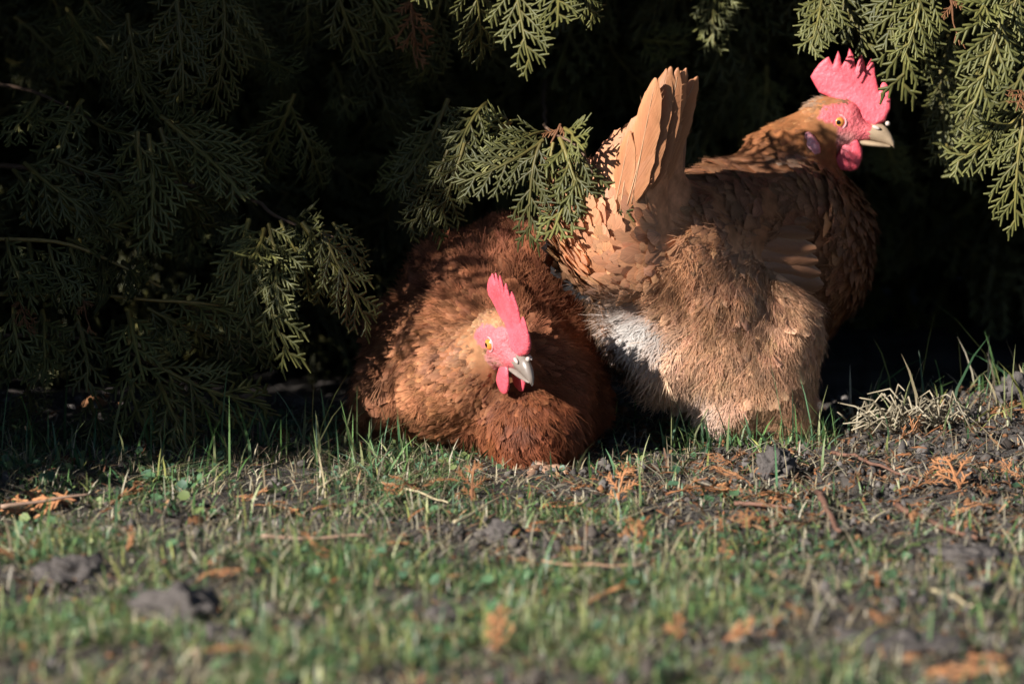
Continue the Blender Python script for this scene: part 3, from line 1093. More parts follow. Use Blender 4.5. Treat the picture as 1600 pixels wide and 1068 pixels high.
def plumage(parent, prims, V, Q, skip, seed, ncand=42000, tint=None):
    rng = np.random.default_rng(seed)
    P, nor = scatter(V, Q, ncand, rng)
    ok = ~skip(P)
    P, nor = P[ok], nor[ok]
    D = np.stack([p.dist(P) for p in prims], 1)
    Wt = np.exp(-(D - D.min(1, keepdims=True)) / 0.009)
    Wt /= Wt.sum(1, keepdims=True)
    par = Wt @ np.stack([p.par for p in prims])
    keep = thin(P, par[:, 4] * rng.uniform(0.8, 1.2, len(P)))
    P, Wt, par, nor = P[keep], Wt[keep], par[keep], nor[keep]
    n = len(P)
    if np.mean(np.sum(nor[:400] * grad(prims, P[:400]), 1)) < 0:
        nor = -nor
    fl = np.zeros((n, 3))
    for i, p in enumerate(prims):
        v = np.tile(p.flow, (n, 1)) if p.radial is None else nrm(P - p.radial) + (p.flow if p.flow is not None else 0)
        fl += Wt[:, i:i + 1] * nrm(v)
    fl += (np.stack([vnoise(P, 28.0, seed + k * 5.3) for k in range(3)], 1) - 0.5) * np.where(par[:, :1] > 0.03, 0.1, 0.28)
    fl += rng.normal(size=(n, 3)) * np.where(par[:, :1] > 0.03, 0.05, 0.12)
    tipd = np.ones(n)
    for p in prims:
        if p.par[0] > 0.03:
            tipd = np.minimum(tipd, np.linalg.norm(P - p.b, axis=1) - p.rb)
    ok = (tipd > 0.010) & (np.sum(nrm(fl) * nor, 1) < np.where(par[:, 0] > 0.03, 0.8, 0.96))                # no feathers poking straight out
    P, Wt, par, nor, fl = P[ok], Wt[ok], par[ok], nor[ok], fl[ok]
    n = len(P)
    t = fl - nor * np.sum(fl * nor, 1, keepdims=True)
    t = nrm(t)
    L = par[:, 0] * rng.uniform(0.75, 1.25, n)
    w = par[:, 1] * rng.uniform(0.8, 1.2, n)
    big = par[:, 0] > 0.03
    lift = np.maximum(np.where(big, 0.02, 0.07), par[:, 2] + np.where(big, 0.0, 0.05) + rng.normal(size=n) * np.where(big, 0.015, 0.07))
    cA = Wt @ np.stack([p.ca for p in prims])
    cB = Wt @ np.stack([p.cb for p in prims])
    g = (0.72 + 0.56 * fbm(P, 22.0, 3, seed))[:, None] * (1 + rng.uniform(-1, 1, (n, 1)) * np.where(par[:, :1] > 0.03, 0.08, 0.34))
    hue = 1 + rng.normal(size=(n, 3)) * np.array([0.02, 0.03, 0.04])
    cA, cB = cA * g * hue, cB * g * hue
    if tint is not None:
        cA, cB = tint(P, cA, cB, rng)
    X = np.cross(t, nor)
    Yv = t * np.cos(lift)[:, None] + nor * np.sin(lift)[:, None]
    Z = nrm(np.cross(X, Yv))
    Z *= np.sign(np.sum(Z * nor, 1, keepdims=True))
    kind = np.where(rng.random(n) < par[:, 3], 2, np.where(par[:, 1] / par[:, 0] < 0.34, 1, 0))
    kind = np.where(big, 3, kind)
    rnd = rng.random(n)
    var = rng.integers(0, 8, n)
    Vs, Fs, Cs, Us, Bs, off = [], [], [], [], [], 0
    loc = np.array(parent.location)
    for kd, T in ((0, T_BROAD), (1, T_NARROW), (2, T_FLUFF), (3, T_SLEEK)):
        for vi in range(8):
            m = np.where((kind == kd) & (var == vi))[0]
            if not len(m):
                continue
            tv, tf, tu = T[vi]
            ww = w[m] if kd != 2 else L[m] * 0.8
            v = (P[m] - nor[m] * 0.001)[:, None] + X[m][:, None] * (tv[:, 0][None, :, None] * ww[:, None, None]) \
                + Yv[m][:, None] * (tv[:, 1][None, :, None] * L[m][:, None, None]) \
                + Z[m][:, None] * (tv[:, 2][None, :, None] * L[m][:, None, None])
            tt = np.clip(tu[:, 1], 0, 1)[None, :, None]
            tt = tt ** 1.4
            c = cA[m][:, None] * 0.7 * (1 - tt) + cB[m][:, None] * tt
            nv = len(tv)
            Vs.append(v.reshape(-1, 3) - loc)
            Cs.append(c.reshape(-1, 3))
            Bs.append(np.repeat(nrm(nor[m] + t[m] * 0.15 + rng.normal(size=(len(m), 3)) * 0.12), nv, 0))
            u = np.empty((len(m), nv, 3))
            u[..., :2] = tu
            u[..., 2] = rnd[m][:, None]
            Us.append(u.reshape(-1, 3))
            Fs.append((tf[None] + (np.arange(len(m)) * nv)[:, None, None] + off).reshape(-1, 3))
            off += len(m) * nv
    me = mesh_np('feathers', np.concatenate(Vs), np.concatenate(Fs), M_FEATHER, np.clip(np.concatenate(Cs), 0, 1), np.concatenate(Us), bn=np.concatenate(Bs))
    return link('feathers', me, parent, kind='stuff')


# comb outline of the hen in profile, millimetres from the eye (forward, up)
COMB = [(-9.4, 20), (-17, 24), (-23, 30), (-24.5, 35), (-22, 41), (-18, 47), (-13, 51), (-10.4, 52.5), (-6.8, 45.5), (-5, 51), (-3, 57.5), (-1, 53),
        (1.2, 44.5), (4, 54), (7.3, 60.5), (9.5, 54), (11.5, 42.5), (14, 51), (16.7, 57), (18.5, 51), (20, 42), (22, 47), (25, 51.5), (27.5, 45), (29, 38),
        (31, 25.5), (33, 30), (35.5, 33.5), (39, 28), (41.2, 19), (41, 12), (39.5, 7), (37, 2), (30, -3), (17.7, 1), (10.4, 11), (1, 15)]


def comb_mesh(head, parent, lean, seed, scale=1.0):
    P = np.array(COMB) * scale
    if seed != 0:
        P = P + np.random.default_rng(seed).normal(size=P.shape) * 0.5
    h = 0.7
    f = np.arange(-30 * scale, 46 * scale, h)
    u = np.arange(-9, 63 * scale, h)
    r = np.arange(-14, 14, h)
    Fg, Ug = np.meshgrid(f, u, indexing='ij')
    pt = np.stack([Fg, Ug], -1)
    d = np.full(Fg.shape, 1e9)
    ins = np.zeros(Fg.shape, bool)
    for i in range(len(P)):
        a, b = P[i], P[(i + 1) % len(P)]
        e = b - a
        t = np.clip(((pt - a) @ e) / (e @ e), 0, 1)
        d = np.minimum(d, np.linalg.norm(pt - a - t[..., None] * e, axis=-1))
        c = ((a[1] > pt[..., 1]) != (b[1] > pt[..., 1])) & (pt[..., 0] < (b[0] - a[0]) * (pt[..., 1] - a[1]) / (b[1] - a[1] + 1e-9) + a[0])
        ins ^= c
    sd = np.where(ins, -d, d)
    th = (1.7 + 2.6 * np.clip((24 - Ug) / 26, 0, 1)) * np.sqrt(np.clip((-sd + 0.5) / 3.0, 0, 1))
    mid = lean(Fg, Ug)
    bump = (fbm(np.stack([Fg, Ug, Fg * 0], -1), 0.22, 3, seed * 3.1) - 0.5) * 0.7
    th = th + np.where(sd < -1.5, bump, 0)
    F3 = np.abs(r[None, None, :] - mid[..., None]) - th[..., None]
    F3 = np.where(sd[..., None] > 0, np.maximum(F3, sd[..., None]), F3) + 0.02
    V, Q = surface_nets(F3, np.array([f[0], u[0], r[0]]), h)
    return link('comb', mesh_np('comb', head.mesh(V) - np.array(parent.location), Q, M_COMB), parent)


def ico(sub=3):
    bm = bmesh.new()
    bmesh.ops.create_icosphere(bm, subdivisions=sub, radius=1.0)
    V = np.array([v.co[:] for v in bm.verts])
    F = np.array([[v.index for v in f.verts] for f in bm.faces])
    bm.free()
    return V, F


ICO2, ICO3 = ico(2), ico(3)
ICO1 = ico(1)


def lump(name, head, parent, c, rad, mat, shape=None, noise=0.0, tilt=0.0, seed=0.0, col=None, sub=None, **kw):
    V, F = sub or ICO3
    V = V.copy()
    if noise:
        V = V * (1 + (fbm(V, 2.2, 3, seed) - 0.5) * noise)[:, None]
    if shape is not None:
        V = shape(V)
    V = V * np.array(rad)
    if tilt:
        ct, st = math.cos(tilt), math.sin(tilt)
        V = np.stack([V[:, 0] * ct - V[:, 1] * st, V[:, 0] * st + V[:, 1] * ct, V[:, 2]], 1)
    V = V + np.array(c)
    cc = col(V) if callable(col) else None
    o = link(name, mesh_np(name, head.mesh(V) - np.array(kw.pop('origin', parent.location)), F, mat, cc), parent, **kw)
    return o


def ring(name, head, parent, c, R, r, mat, origin, squash=1.0):
    V, F = [], []
    n, m = 28, 8
    for i in range(n):
        a = 2 * math.pi * i / n
        for j in range(m):
            b = 2 * math.pi * j / m
            rr = R + r * math.cos(b)
            V.append((c[0] + rr * math.cos(a), c[1] + rr * math.sin(a) * squash, c[2] + r * math.sin(b) * np.sign(c[2])))
    for i in range(n):
        for j in range(m):
            F.append((i * m + j, ((i + 1) % n) * m + j, ((i + 1) % n) * m + (j + 1) % m, i * m + (j + 1) % m))
    return link(name, mesh_np(name, head.mesh(np.array(V)) - np.array(origin), np.array(F), mat), parent)


def beak_half(name, head, parent, rows, mat):
    """rows: (f, u_top, u_bottom, half width)"""
    V, F, m = [], [], 12
    for f, ut, ub, hw in rows:
        for j in range(m):
            a = 2 * math.pi * j / m
            cu = (ut + ub) / 2
            V.append((f, cu + (ut - ub) / 2 * math.sin(a), hw * math.cos(a) * (1 - 0.25 * max(0, math.sin(a)))))
    n = len(rows)
    for i in range(n - 1):
        for j in range(m):
            F.append((i * m + j, i * m + (j + 1) % m, (i + 1) * m + (j + 1) % m, (i + 1) * m + j))
    return link(name, mesh_np(name, head.mesh(np.array(V)) - np.array(parent.location), np.array(F), mat), parent)


def iris_col(V):
    d = np.hypot(V[:, 0], V[:, 1])
    c = np.empty((len(V), 3))
    c[:] = (0.60, 0.19, 0.035)
    c[d < 3.2] = (0.66, 0.27, 0.06)
    c[d > 5.2] = (0.16, 0.05, 0.02)
    return c


def build_face(head, hen, seed, lean, lobe, lobe_r, lobe_mat, beak_mat):
    org = np.array(hen.location)
    comb_mesh(head, hen, lean, seed)
    upper = [(12, 2, -14, 8.5), (18, 1, -14.5, 8.2), (24, 0, -15, 7.4), (30, -0.5, -16, 6.4), (35, -1.6, -17, 5.4), (39, -4.5, -18, 4.5), (42, -8.5, -19, 3.5), (44.3, -13, -20, 2.4), (45.4, -17, -20.8, 1.4), (45.2, -20, -21.8, 0.5)]
    lower = [(12, -13, -19.5, 6.5), (20, -14, -20, 6.0), (28, -15.5, -20.6, 5.0), (34, -16.6, -20.8, 4.0), (39, -17.8, -20.8, 2.8), (42, -18.8, -20.7, 1.2)]
    b = beak_half('beak', head, hen, upper, beak_mat)
    lo = beak_half('lower_mandible', head, hen, lower, beak_mat)
    for s in (-1, 1):
        lump('nostril', head, b, (30.5, -4.2, 6.0 * s), (3.6, 1.6, 1.5), M_HORN, tilt=-0.35, sub=ICO2, origin=org)
    lump('knob', head, b, (39.5, -1.0, 0), (2.1, 2.1, 2.1), M_HORN, noise=0.4, sub=ICO2, origin=org)
    for s in (-1, 1):
        def drop(V):
            V = V.copy()
            k = 0.62 + 0.42 * np.clip((1 - V[:, 1]) / 2, 0, 1)
            V[:, 0] *= k
            return V
        lump('wattle', head, hen, (9.5, -27.5, 7.0 * s), (11.5, 14.0, 2.8), M_WATTLE, shape=drop, noise=0.35, tilt=-0.35, seed=seed + s)
        lump('earlobe', head, hen, (lobe[0], lobe[1], lobe[2] * s), lobe_r, lobe_mat, noise=0.4, tilt=0.35, seed=seed + 3 + s)
        e = lump('eye', head, hen, (0, 0, 10.6 * s), (6.2, 6.1, 6.2), M_IRIS, col=iris_col)
        lump('pupil', head, e, (0.2, 0, 16.5 * s), (1.9, 2.0, 0.7), M_PUPIL, sub=ICO2, origin=org)
        ring('eyelid', head, e, (0, 0, 13.7 * s), 6.3, 0.95, M_LID, org, 0.93)
        lump('ear_tuft', head, hen, (-17.0, -2.0, 16.6 * s), (3.8, 2.2, 2.4), M_TUFT, noise=0.8, tilt=-0.15, seed=seed, sub=ICO2)


def head_prims(H, ca, cb, L=0.011, w=0.0035, sp=0.0021):
    back = -H.h
    d = dict(L=L, w=w, ca=ca, cb=cb, lift=0.14, sp=sp, k=0.008)
    return [
        Prim(H.w(-12, 4), H.w(5, 5), 16.0 * MM, 13.0 * MM, back - H.u * 0.2, **d),
        Prim(H.w(2, -4), H.w(24, -8), 13.0 * MM, 7.5 * MM, back, **d),
        Prim(H.w(-10, -9), H.w(7, -13), 14.0 * MM, 9.0 * MM, back - H.u * 0.5, **d),
    ]


def face_mask(H, P, hp, grow=0.0):
    q = H.local(P)
    f, u, r = q[:, 0], q[:, 1], np.abs(q[:, 2])
    near = np.min([p.dist(P) for p in hp], 0) < 0.0035
    edge = -15.5 + 0.30 * np.abs(u + 2) - grow
    face = (f > edge) & (u < 12.5 + 0.15 * f + grow) & (u > -24 - grow) & (r > 3)
    return near & (face | (f > 13)) & (r < 24)


def face_skip(H, hp):
    rg = np.random.default_rng(3)
    return lambda P: face_mask(H, P, hp) & ((rg.random(len(P)) > 0.10) | (H.local(P)[:, 1] > -4) | (H.local(P)[:, 0] > 12))


def under_colors(V, prims):
    D = np.stack([p.dist(V) for p in prims], 1)
    Wt = np.exp(-(D - D.min(1, keepdims=True)) / 0.009)
    Wt /= Wt.sum(1, keepdims=True)
    return Wt @ np.stack([p.ca * 0.6 + p.cb * 0.4 for p in prims]) * (0.55 + 0.9 * fbm(V, 160.0, 2))[:, None]


def body_colors(V, H, under, hp):
    q = H.local(V)
    k = face_mask(H, V, hp, 2.5).astype(float)[:, None]
    n = fbm(q * 0.1, 2.2, 3)[:, None]
    lower = sstep(-3, -13, q[:, 1])[:, None] * sstep(18, 8, q[:, 0])[:, None]
    red = np.array([0.60, 0.125, 0.135]) * (0.8 + 0.4 * n)
    grey = np.array([0.40, 0.20, 0.17]) * (0.6 + 0.8 * n)
    red = red * (1 - 0.75 * lower) + grey * 0.75 * lower
    return under * (1 - k) + red * k, np.repeat(k, 3, 1)


def big_feather(name, parent, root, tip, normal, width, colA, colB, seed, bend=0.08, camber=0.2, blunt=3.0):
    """a single long quill feather with a shaft, as one part"""
    rs = random.Random(seed)
    root, tip = np.asarray(root, float), np.asarray(tip, float)
    d = tip - root
    L = np.linalg.norm(d)
    R = basis(d, normal)
    n, m = 14, 6
    V, U, C, F = [], [], [], []
    split = [rs.uniform(0.3, 0.95) for _ in range(2)]
    sk = rs.uniform(-0.12, 0.12)
    side = rs.uniform(-0.16, 0.16)
    for i in range(n + 1):
        t = math.sin(i / n * math.pi / 2) ** 0.9
        hw = 0.5 * width * (min(1, t / 0.25 + 0.25)) * max(0.02, (1 - t ** (blunt * 2))) ** 0.5
        for j in range(m + 1):
            x = 2 * j / m - 1
            xx = x * (1 + sk)
            y = t - 0.10 * abs(x) * t * hw / (0.5 * width) + rs.uniform(-0.006, 0.006)
            for sp in split:
                if abs(t - sp) < 0.06 and abs(x) > 0.6:
                    y -= 0.05 * (abs(x) - 0.6)
            if abs(x) > 0.9:
                xx *= 1 + rs.uniform(-0.10, 0.06)
                y += rs.uniform(-0.014, 0.014)
            z = -bend * t * t * L - camber * hw * x * x + 0.0008 * (1 - abs(x)) + rs.uniform(-1, 1) * 0.0003
            V.append(root + R[:, 0] * y * L + R[:, 1] * (hw * xx + side * t * (1 - t) * L) + R[:, 2] * z)
            U.append((x, t, rs.random() * 0.02 + (seed % 97) / 97))
            e = min(1, abs(x) ** 3 + t ** 6)
            C.append(np.array(colA) * (1 - e) + np.array(colB) * e)
    for i in range(n):
        for j in range(m):
            a = i * (m + 1) + j
            F += [(a, a + 1, a + m + 2), (a, a + m + 2, a + m + 1)]
    nv = len(V)
    for k in range(16):                                     # loose barbs on the rim
        t = rs.uniform(0.15, 0.97)
        sd = rs.choice((-1, 1))
        hw = 0.5 * width * (min(1, t / 0.25 + 0.25)) * max(0.02, (1 - t ** (blunt * 2))) ** 0.5
        z = -bend * t * t * L - camber * hw
        p = root + R[:, 0] * (t - 0.08) * L + R[:, 1] * sd * hw * 0.85 + R[:, 2] * z
        q = p + R[:, 0] * rs.uniform(.003, .009) + R[:, 1] * sd * rs.uniform(.001, .004)
        V += [p, p + R[:, 0] * 0.0012, q]
        U += [(sd, t, .5)] * 3
        C += [np.array(colB)] * 3
        F.append((nv, nv + 1, nv + 2))
        nv += 3
    V = np.array(V) - np.array(parent.location)
    o = link(name, mesh_np(name, V, np.array(F), M_QUILL, np.array(C), np.array(U)), parent)
    if name == 'wing_feather':
        return o
    tt = np.linspace(0.0, 0.93, 10)
    S = root + np.outer(tt * L, R[:, 0]) + np.outer(side * tt * (1 - tt) * L, R[:, 1]) - np.outer(bend * tt * tt * L - 0.0008, R[:, 2]) - np.array(parent.location)
    sv, sf = tube(S, np.linspace(0.0006, 0.0002, 10), 5)
    link('shaft', mesh_np('shaft', sv, sf, M_SHAFT), o)
    return o


def leg_and_foot(parent, hip, foot, fwd, toe_pitch=0.0):
    hip, foot = np.asarray(hip, float), np.asarray(foot, float)
    acc = Acc()
    loc = np.array(parent.location)
    v, f = tube([hip - loc, (hip + foot) / 2 - loc + 0.004 * nrm(fwd), foot - loc], [.0075, .006, .0065], 8)
    acc.add(v, f, (1, 1, 1))
    side = np.cross(fwd, [0, 0, 1.0])
    for a, ln in ((-0.5, .045), (0.0, .055), (0.5, .045), (math.pi, .022)):
        d = nrm(np.asarray(fwd) * math.cos(a) + side * math.sin(a))
        p = [foot - loc, foot - loc + d * ln * 0.4 + np.array([0, 0, .004]), foot - loc + d * ln * 0.85 + np.array([0, 0, -.002]), foot - loc + d * ln + np.array([0, 0, -.005])]
        v, f = tube(p, [.006, .005, .0042, .0012], 7)
        acc.add(v, f, (1, 1, 1))
    V, F, C = acc.arrays()
    return link('leg', mesh_np('leg', V, F, M_SHANK), parent)


def px(r):
    return r / PXM


# ---- standing hen ---------------------------------------------------------
HB = Head(W(1310, 191, 0.140), (0.985, -0.12, -0.02), (0, 0, 1), 15.0)
TAN_A, TAN_B = (0.46, 0.20, 0.095), (0.68, 0.35, 0.18)
RUS_A, RUS_B = (0.17, 0.058, 0.021), (0.33, 0.125, 0.047)
WING_A, WING_B = (0.20, 0.082, 0.038), (0.32, 0.15, 0.078)
FLF_A, FLF_B = (0.64, 0.32, 0.165), (0.80, 0.46, 0.27)
WHT_A, WHT_B = (0.66, 0.60, 0.54), (0.82, 0.77, 0.71)
toTail = np.array([-0.75, -0.6, 0.15])
PB = [
    Prim(W(1085, 390, .07), W(1235, 380, .15), px(100), px(116), toTail, .024, .015, RUS_A, WING_B, .10, .12, .0045),
    Prim(W(1250, 415, .16), W(1225, 468, .15), px(104), px(92), (-0.35, -0.3, -0.75), .020, .012, RUS_A, RUS_B, .10, .2, .0042),
    Prim(W(975, 390, -.005), W(1050, 418, .02), px(84), px(92), (-0.45, -0.4, -0.7), .023, .0105, TAN_A, TAN_B, .06, .5, .0034),
    Prim(W(965, 365, -.012), W(1028, 205, -.045), px(80), px(18), (0.3, -0.18, 1.0), .050, .016, (0.50, 0.215, 0.105), (0.64, 0.31, 0.165), .0, .0, .0050, k=0.02),
    Prim(W(925, 345, -.004), W(985, 238, -.030), px(64), px(32), (0.35, -0.15, 0.9), .044, .017, (0.52, 0.235, 0.12), (0.66, 0.325, 0.18), .0, .0, .0050, k=0.02),
    Prim(W(1012, 350, .012), W(1050, 205, -.020), px(60), px(18), (0.15, -0.08, 1.0), .046, .015, (0.46, 0.205, 0.105), (0.58, 0.28, 0.155), .0, .0, .0050, k=0.008),
    Prim(W(1105, 480, .035), W(1138, 602, .035), px(90), px(72), (-0.15, -0.1, -1.0), .021, .012, FLF_A, FLF_B, .13, .6, .0034),
    Prim(W(1202, 518, .055), W(1212, 626, .048), px(82), px(62), (0.1, 0.0, -1.0), .020, .012, FLF_A, FLF_B, .12, .6, .0036, k=0.024),
    Prim(W(985, 485, .02), W(1045, 555, .02), px(46), px(58), (-0.6, -0.3, -0.8), .026, .010, FLF_A, (0.64, 0.40, 0.26), .24, .97, .0031),
    Prim(W(1080, 335, .03), W(1180, 305, .12), px(58), px(68), toTail, .026, .017, RUS_A, WING_B, .06, .0, .0048),
    Prim(W(1268, 345, .155), W(1236, 262, .15), px(82), px(64), (-0.35, 0.05, -1.0), .020, .0075, RUS_A, RUS_B, .08, .0, .0030),
    Prim(W(1226, 244, .15), HB.w(-15, -4), px(54), px(37), (-0.75, 0.0, -0.7), .015, .0055, RUS_A, (0.36, 0.14, 0.052), .06, .0, .0024, k=0.02),
    Prim(W(1250, 325, .11), W(1115, 350, .05), px(72), px(52), toTail, .029, .021, WING_A, WING_B, .04, .0, .0056, k=0.015),
]
hpB = head_prims(HB, (0.24, 0.10, 0.042), (0.40, 0.20, 0.09), L=0.008, w=0.0032, sp=0.0018)
PB += hpB
hen_b = thing('hen', tuple(W(1180, 690, .07)), 'standing tan hen with raised tail and head turned right under the thuja', 'hen')
VB, QB = build_field_mesh(PB, 0.0028)
VB = clump(VB, QB, PB, hpB, 0.004, 3.0)
cB_, kB_ = body_colors(VB, HB, under_colors(VB, PB), hpB)
link('body', mesh_np('body', VB - np.array(hen_b.location), QB, M_BODY, cB_, kB_), hen_b)


def tint_b(P, cA, cB, rng):
    k = np.exp(-(np.linalg.norm(P - W(1095, 640, .0), axis=1) / .022) ** 2)[:, None] * 0.7
    k = np.maximum(k, np.exp(-(np.linalg.norm(P - W(1005, 502, -.01), axis=1) / .025) ** 2)[:, None])
    k = np.maximum(k, np.exp(-(np.linalg.norm(P - W(1090, 430, .0), axis=1) / .012) ** 2)[:, None] * 0.6)
    w = np.array([0.74, 0.68, 0.62])
    q = HB.local(P)
    pale = (sstep(12, 20, q[:, 1]) * (np.abs(q[:, 0]) < 40))[:, None] * 0.55
    pale = np.maximum(pale, (np.exp(-(((q[:, 0] + 20) / 9) ** 2 + ((q[:, 1] + 30) / 6) ** 2)))[:, None] * 0.45)
    g = np.array([0.5, 0.38, 0.28])
    cA, cB = cA * (1 - k) + w * k, cB * (1 - k) + w * k
    return cA * (1 - pale) + g * pale, cB * (1 - pale) + g * pale


plumage(hen_b, PB, VB, QB, face_skip(HB, hpB), 11, 75000, tint_b)
build_face(HB, hen_b, 2, lambda f, u: 0.9 * np.sin(f * 0.12 + u * 0.05), (-21, -19, 30.5), (6.5, 12.0, 7.0), M_LOBE, M_BEAK)

# tail: two folded halves of quill feathers standing up from the rump
rs = random.Random(77)
tail_rows = [
    (1024, 300, -.030, 1096, 134, -.030, 0.9), (1020, 300, -.036, 1090, 118, -.038, 0.7), (1016, 303, -.041, 1080, 108, -.046, 0.5), (1011, 304, -.045, 1069, 110, -.052, 0.3),
    (1006, 306, -.049, 1060, 103, -.057, 0.1), (1000, 309, -.051, 1048, 107, -.062, -0.1), (994, 312, -.053, 1037, 106, -.066, -0.3), (987, 318, -.054, 1026, 124, -.067, -0.4),
    (980, 322, -.053, 1016, 146, -.067, -0.5), (970, 330, -.052, 1002, 172, -.063, -0.6), (958, 335, -.048, 984, 200, -.058, -0.7),
]
for i, (bx, by, bY, tx, ty, tY, nx) in enumerate(tail_rows):
    s = rs.uniform(0.78, 1.1)
    big_feather('tail_feather', hen_b, W(bx, by, bY), W(tx, ty + rs.uniform(-4, 4), tY), np.array([nx * 0.8, -1.0, 0.25]), 0.021 * rs.uniform(.85, 1.15),
                np.array([0.38, 0.15, 0.064]) * s, np.array([0.52, 0.23, 0.105]) * s, 400 + i, bend=rs.uniform(-0.02, 0.13), camber=rs.uniform(0.05, 0.25))
# folded wing: quills fanned along the flank
wing = [(1235, 320, .058, 1090, 300, .020), (1245, 330, .055, 1082, 318, .016), (1258, 346, .053, 1082, 326, .014),
        (1262, 366, .052, 1105, 350, .016), (1265, 388, .054, 1130, 374, .018), (1268, 408, .058, 1155, 396, .022), (1272, 428, .062, 1182, 418, .030),
        (1276, 446, .068, 1208, 440, .040)]
for i, (bx, by, bY, tx, ty, tY) in enumerate(wing):
    s = rs.uniform(0.8, 1.15)
    big_feather('wing_feather', hen_b, W(bx + 10, by, bY + .016), W(tx, ty, tY), np.array([0.1, -1.0, 0.3 - 0.05 * i]), 0.021 * rs.uniform(.9, 1.1),
                np.array([0.24, 0.105, 0.05]) * s, np.array([0.46, 0.27, 0.16]) * s, 500 + i, bend=0.06, camber=0.3)
leg_and_foot(hen_b, W(1150, 640, .05), W(1140, 688, .06), np.array([0.7, 0.7, 0]))
leg_and_foot(hen_b, W(1225, 640, .08), W(1230, 684, .09), np.array([0.7, 0.7, 0]))

# ---- sitting hen ----------------------------------------------------------
aA, pA, rollA = math.radians(62), math.radians(14), math.radians(9)
hA = np.array([math.cos(aA) * math.cos(pA), -math.sin(aA) * math.cos(pA), -math.sin(pA)])
uA = np.array([math.cos(aA) * math.sin(pA), -math.sin(aA) * math.sin(pA), math.cos(pA)])
rA = np.cross(hA, uA)
uA = uA * math.cos(rollA) + rA * math.sin(rollA)
HA = Head(W(762, 538, -.098), hA, uA, 15.0)
hc = HA.w(-12, 0)
A_BACK_A, A_BACK_B = (0.20, 0.062, 0.028), (0.43, 0.165, 0.082)
A_NECK_A, A_NECK_B = (0.19, 0.064, 0.026), (0.44, 0.185, 0.086)
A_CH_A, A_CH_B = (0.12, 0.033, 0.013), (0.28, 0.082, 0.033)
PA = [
    Prim(W(765, 570, .015), W(765, 490, .09), px(120), px(138), (-0.1, 0.3, 0.2), .023, .0088, A_BACK_A, A_BACK_B, .12, .4, .0034, radial=hc),
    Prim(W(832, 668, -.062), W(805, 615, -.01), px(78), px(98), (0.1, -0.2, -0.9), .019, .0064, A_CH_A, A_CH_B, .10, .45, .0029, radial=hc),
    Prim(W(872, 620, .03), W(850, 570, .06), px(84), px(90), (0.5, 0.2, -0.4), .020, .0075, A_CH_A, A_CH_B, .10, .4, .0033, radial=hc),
    Prim(W(835, 465, .11), W(880, 445, .12), px(104), px(95), (0.3, 0.3, 0.3), .023, .0088, A_BACK_A, A_BACK_B, .12, .4, .0036, radial=hc),
    Prim(W(650, 610, .01), W(670, 550, .05), px(80), px(92), (-0.6, 0.1, -0.4), .025, .0095, A_BACK_A, A_BACK_B, .16, .4, .0035, radial=hc),
    Prim(W(625, 600, -.015), W(590, 655, .02), px(46), px(38), (-0.6, 0.2, -0.7), .028, .015, (0.20, 0.07, 0.032), (0.42, 0.18, 0.09), .10, .1, .0044, k=0.012),
    Prim(W(705, 605, -.034), W(690, 545, -.008), px(76), px(78), (-0.75, 0.0, -0.45), .018, .0060, A_NECK_A, A_NECK_B, .24, .2, .0027, k=0.02),
    Prim(W(735, 572, -.055), HA.w(-17, -4), px(70), px(35), (-0.8, 0.1, -0.4), .0125, .005, A_NECK_A, A_NECK_B, .30, .1, .0022, k=0.02),
]
hpA = head_prims(HA, (0.28, 0.13, 0.06), (0.48, 0.28, 0.15), L=0.0075, w=0.003, sp=0.0017)
PA += hpA
hen_a = thing('hen', tuple(W(790, 735, -.08)), 'rust brown hen sitting on the ground facing the camera with fluffed feathers', 'hen')
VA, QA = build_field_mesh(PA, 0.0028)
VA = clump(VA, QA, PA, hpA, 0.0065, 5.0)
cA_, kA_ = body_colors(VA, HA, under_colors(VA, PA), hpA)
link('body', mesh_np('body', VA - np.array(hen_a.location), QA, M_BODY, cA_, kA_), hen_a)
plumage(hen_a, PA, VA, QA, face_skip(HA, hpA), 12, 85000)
build_face(HA, hen_a, 4, lambda f, u: 1.2 * np.sin(f * 0.1) + 0.0016 * np.clip(u, 0, 80) ** 2, (-14, -20, 14.0), (3.6, 9.0, 2.5), M_WATTLE, M_BEAKGREY)
leg_and_foot(hen_a, W(830, 700, -.06), W(846, 738, -.105), np.array([0.2, -1.0, 0]))

# ------------------------------------------------------------------ fallen things on the ground
def drop_at(pxx, pyy):
    """ground point seen at a photo pixel"""
    d = CF + CR * (pxx - 800) / FPX + CU * (534 - pyy) / FPX
    t = CAM_Z / -d[2]
    for _ in range(6):
        p = CP + d * t
        z = float(ground_z(np.array(p[0]), np.array(p[1])))
        t = (CAM_Z - z) / -d[2]
    p = CP + d * t
    p[2] = float(ground_z(np.array(p[0]), np.array(p[1])))
    return p


def clod(pxx, pyy, size, squash, seed, label, rotz=0.0, name='soil_clod', mat=None):
    p = drop_at(pxx, pyy)
    V, F = ico(4)
    V = V * (1 + (fbm(V, 1.5, 4, seed * 3.3) - 0.5) * 1.5 + (fbm(V, 4.0, 5, seed) - 0.5) * 1.5)[:, None]
    V = V * np.array(size) * np.array([1, 1, squash])
    o = link(name, mesh_np(name, V, F, mat or M_CLOD, smooth=False), label=label, category='clod', group='soil clods on the grass')
    o.location = Vector(p) + Vector((0, 0, size[2] * squash * 0.45))
    o.rotation_euler = (0.1, 0.1, rotz)
    return o


